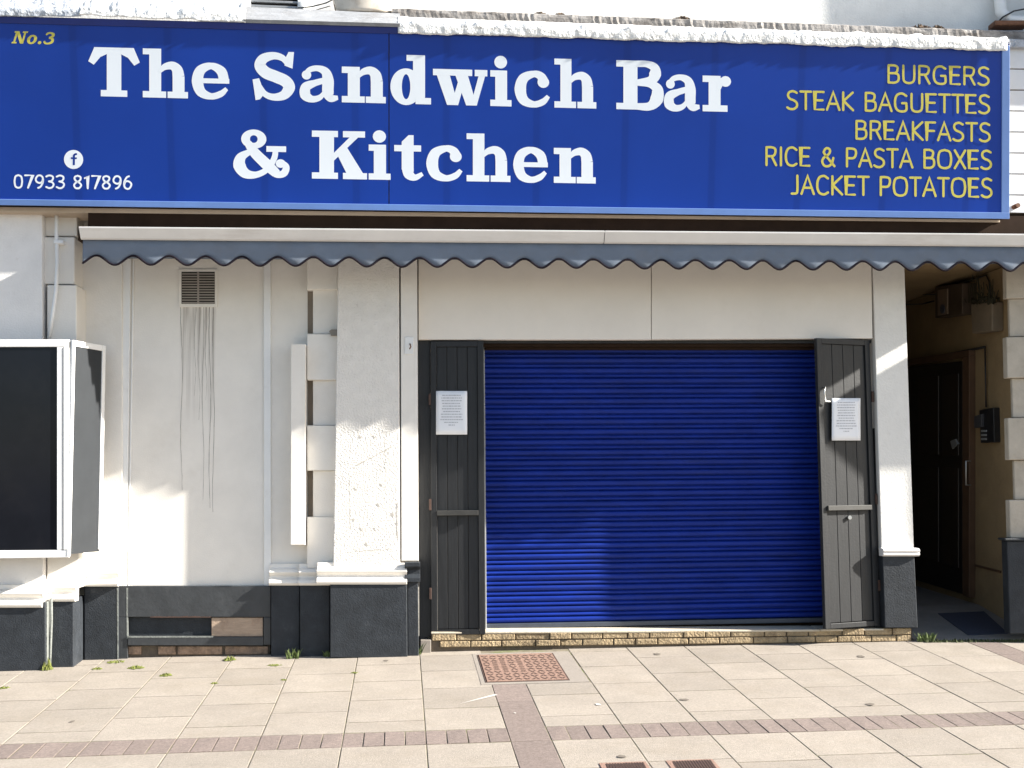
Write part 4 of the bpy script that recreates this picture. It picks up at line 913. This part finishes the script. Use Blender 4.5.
f_ = [(xl, YF+.02), (xr-.01, YF+.02), (xb_-.01, YB), (xl, YB)]
vv = [[b.verts.new((x, y, z)) for x, y in f_] for z in (Z0, Z1)]
b.faces.new(vv[0]); b.faces.new(vv[1][::-1])
for i in range(4): b.faces.new((vv[0][i], vv[1][i], vv[1][(i+1) % 4], vv[0][(i+1) % 4]))
obj('carcass', b, mat('case_dark', (.03, .032, .036), .5, .2, 4), dc)
b = nb(); qp(b, [(-140, 347.5), (56.5, 347), (56.5, 551), (-140, 553)], YF+.012, YF+.018); obj('front_glass', b, GLASS, dc)
b = nb(); qp(b, [(-140, 340), (69, 339.3), (69, 346.8), (-140, 347.2)], YF, YF+.03); qp(b, [(-140, 551.5), (69, 550), (69, 557.5), (-140, 560.5)], YF, YF+.03); qp(b, [(56.8, 347), (62.5, 347), (62.5, 549.8), (56.8, 550)], YF, YF+.03); qp(b, [(63.2, 347), (69, 347), (69, 549.8), (63.2, 549.9)], YF-.004, YF+.03)
obj('front_frame', b, WHITEP, dc, .004)
A = Vector((xr, YF, 0)); Bq = Vector((xb_, YB, 0)); dd = (Bq-A); nn = Vector((-dd.y, dd.x, 0)).normalized()
if nn.y > 0: nn = -nn
def cq(b, s0, s1, z0, z1, e0, e1):
    vv = [b.verts.new(A+dd*s+nn*e+Vector((0, 0, z))) for s in (s0, s1) for e in (e0, e1) for z in (z0, z1)]
    for q in ((0,1,3,2), (4,6,7,5), (0,4,5,1), (2,3,7,6), (0,2,6,4), (1,5,7,3)): b.faces.new([vv[i] for i in q])
b = nb(); cq(b, .08, .90, zbt+.012, ztp-.05, -.004, .004); obj('side_panel', b, PANEL, dc)
b = nb(); cq(b, 0, .08, zbt, ztp, -.01, .014); cq(b, .90, 1, zbt+.03, ztp, -.01, .014); cq(b, .081, .899, ztp-.05, ztp, -.01, .013); obj('side_frame', b, WHITEP, dc, .003)
# white pipe on the pier
pp = thing('waste_pipe', 'thin white pipe running down the pier above the display case', 'pipe', at(57, 270, -.34))
b = nb(); tube(b, [at(56.5, 206, -.345), at(56.5, 236, -.345), at(57.5, 262, -.355), at(56, 290, -.37), at(53, 312, -.375), at(49, 338, -.38)], .017, 10); obj('pipe', b, WHITEP, pp, 0, True)
b = nb(); qp(b, rect(53.5, 240, 63, 243.5), -.37, -.30); obj('clip', b, WHITEP, pp, .003)
# thin rod in the gap by the pier foot
rp = thing('down_rod', 'thin weathered pipe standing in the gap between the dark plinths at the left', 'pipe', at(51, 668, -.37))
b = nb(); tube(b, [at(51.3, 598, -.39), at(51.5, 620, -.39), at(50.6, 645, -.39), at(49.6, 672, -.39)], .011, 8); obj('pipe', b, DARKEDGE, rp, 0, True)
# ------------------------------------------------------------------ weeds and moss at the foot of the wall and in the joints
random.seed(21)
def weed(x, y, kind, sx_, hz, label, n=40):
    sx_ *= .85; hz *= .72; u, v_ = gp(x, y); base = uv(u, v_, .0)
    b = nb()
    if kind == 'moss':
        for i in range(n):
            a = random.uniform(0, 6.28); r_ = math.sqrt(random.random()); p = base+Vector((math.cos(a)*r_*sx_, math.sin(a)*r_*sx_*.9, 0)); s_ = random.uniform(.008, .018)
            h_ = hz*(1-r_*r_*.8)*random.uniform(.5, 1.1)
            t = [p+Vector((s_*math.cos(k*2.1+a), s_*math.sin(k*2.1+a), 0)) for k in range(3)]; tp_ = p+Vector((random.uniform(-.006, .006), random.uniform(-.006, .006), h_))
            for k in range(3): face(b, [t[k], t[(k+1) % 3], tp_])
        return tag(obj('moss_clump', b, LEAF), label, 'moss', 'moss and weeds in the paving')
    for i in range(n):
        p = base+Vector((random.uniform(-sx_, sx_), random.uniform(-.03, .03), 0)); h_ = hz*random.uniform(.35, 1); d_ = Vector((random.uniform(-.6, .6)*h_, random.uniform(-.5, .2)*h_, h_)); w_ = random.uniform(.003, .007)
        s_ = Vector((w_, random.uniform(-w_, w_), 0)); mid = p+d_*.55+Vector((0, 0, h_*.12))
        face(b, [p-s_, p+s_, mid+s_*.8, mid-s_*.8]); face(b, [mid-s_*.8, mid+s_*.8, p+d_])
    return tag(obj('grass_tuft', b, GRASS), label, 'weed', 'moss and weeds in the paving')
weed(46, 669.5, 'moss', .055, .15, 'tall yellow green weed at the foot of the thin pipe by the dark plinths', 120)
weed(116, 662, 'moss', .10, .02, 'flat moss at the plinth corner beside the recessed base panel', 60)
weed(97, 669, 'moss', .05, .025, 'small moss clump in the paving joint beside the left pier plinth', 40)
weed(136, 668, 'moss', .075, .035, 'round moss clump below the old footing bricks', 70)
weed(166, 675.5, 'moss', .055, .035, 'moss clump in the joint on the left, furthest out from the wall', 60)
weed(229.5, 660, 'moss', .06, .06, 'green moss clump under the bare timber board', 60)
weed(275, 665, 'moss', .07, .012, 'thin flat moss smear in front of the narrow dark plinths', 40)
weed(293, 658.5, 'grass', .06, .14, 'wispy grass at the foot of the narrow dark plinths', 40)
weed(326.5, 656.5, 'grass', .03, .08, 'small grass tuft at the left corner of the wide plinth', 20)
weed(355, 673, 'moss', .035, .02, 'tiny moss clump in the joint in front of the wide plinth', 30)
weed(412, 654.5, 'grass', .10, .16, 'wispy dry grass at the right corner of the wide plinth', 50)
weed(214.5, 683.5, 'moss', .03, .02, 'tiny moss clump in the joint below the bare timber board', 30)
weed(284, 680, 'moss', .025, .02, 'tiny moss speck in the joint below the narrow dark plinths', 20)
weed(926, 641.5, 'grass', .09, .13, 'leafy green weed at the passage threshold beside the pillar plinth', 80)
weed(4, 688, 'moss', .05, .02, 'moss in the paving joint at the left edge of the photo', 30)
b = nb()
for k in range(260):
    x = random.uniform(922, 1024); u, v_ = gp(x, 641.6+random.uniform(-.7, .9)); p = uv(u, v_); s_ = random.uniform(.008, .02); a = random.random()*6
    t = [p+Vector((s_*math.cos(a+i*2.1), s_*.7*math.sin(a+i*2.1), 0)) for i in range(3)]; tp_ = p+Vector((0, 0, random.uniform(.008, .03)))
    for i in range(3): face(b, [t[i], t[(i+1) % 3], tp_])
o = obj('threshold_moss', b, mat('dark_moss', (.05, .06, .022), .95, .3, 40)); o['kind'] = 'stuff'
o['label'] = 'line of dark moss along the passage threshold'; o['category'] = 'moss'
SC.render.engine = 'CYCLES'
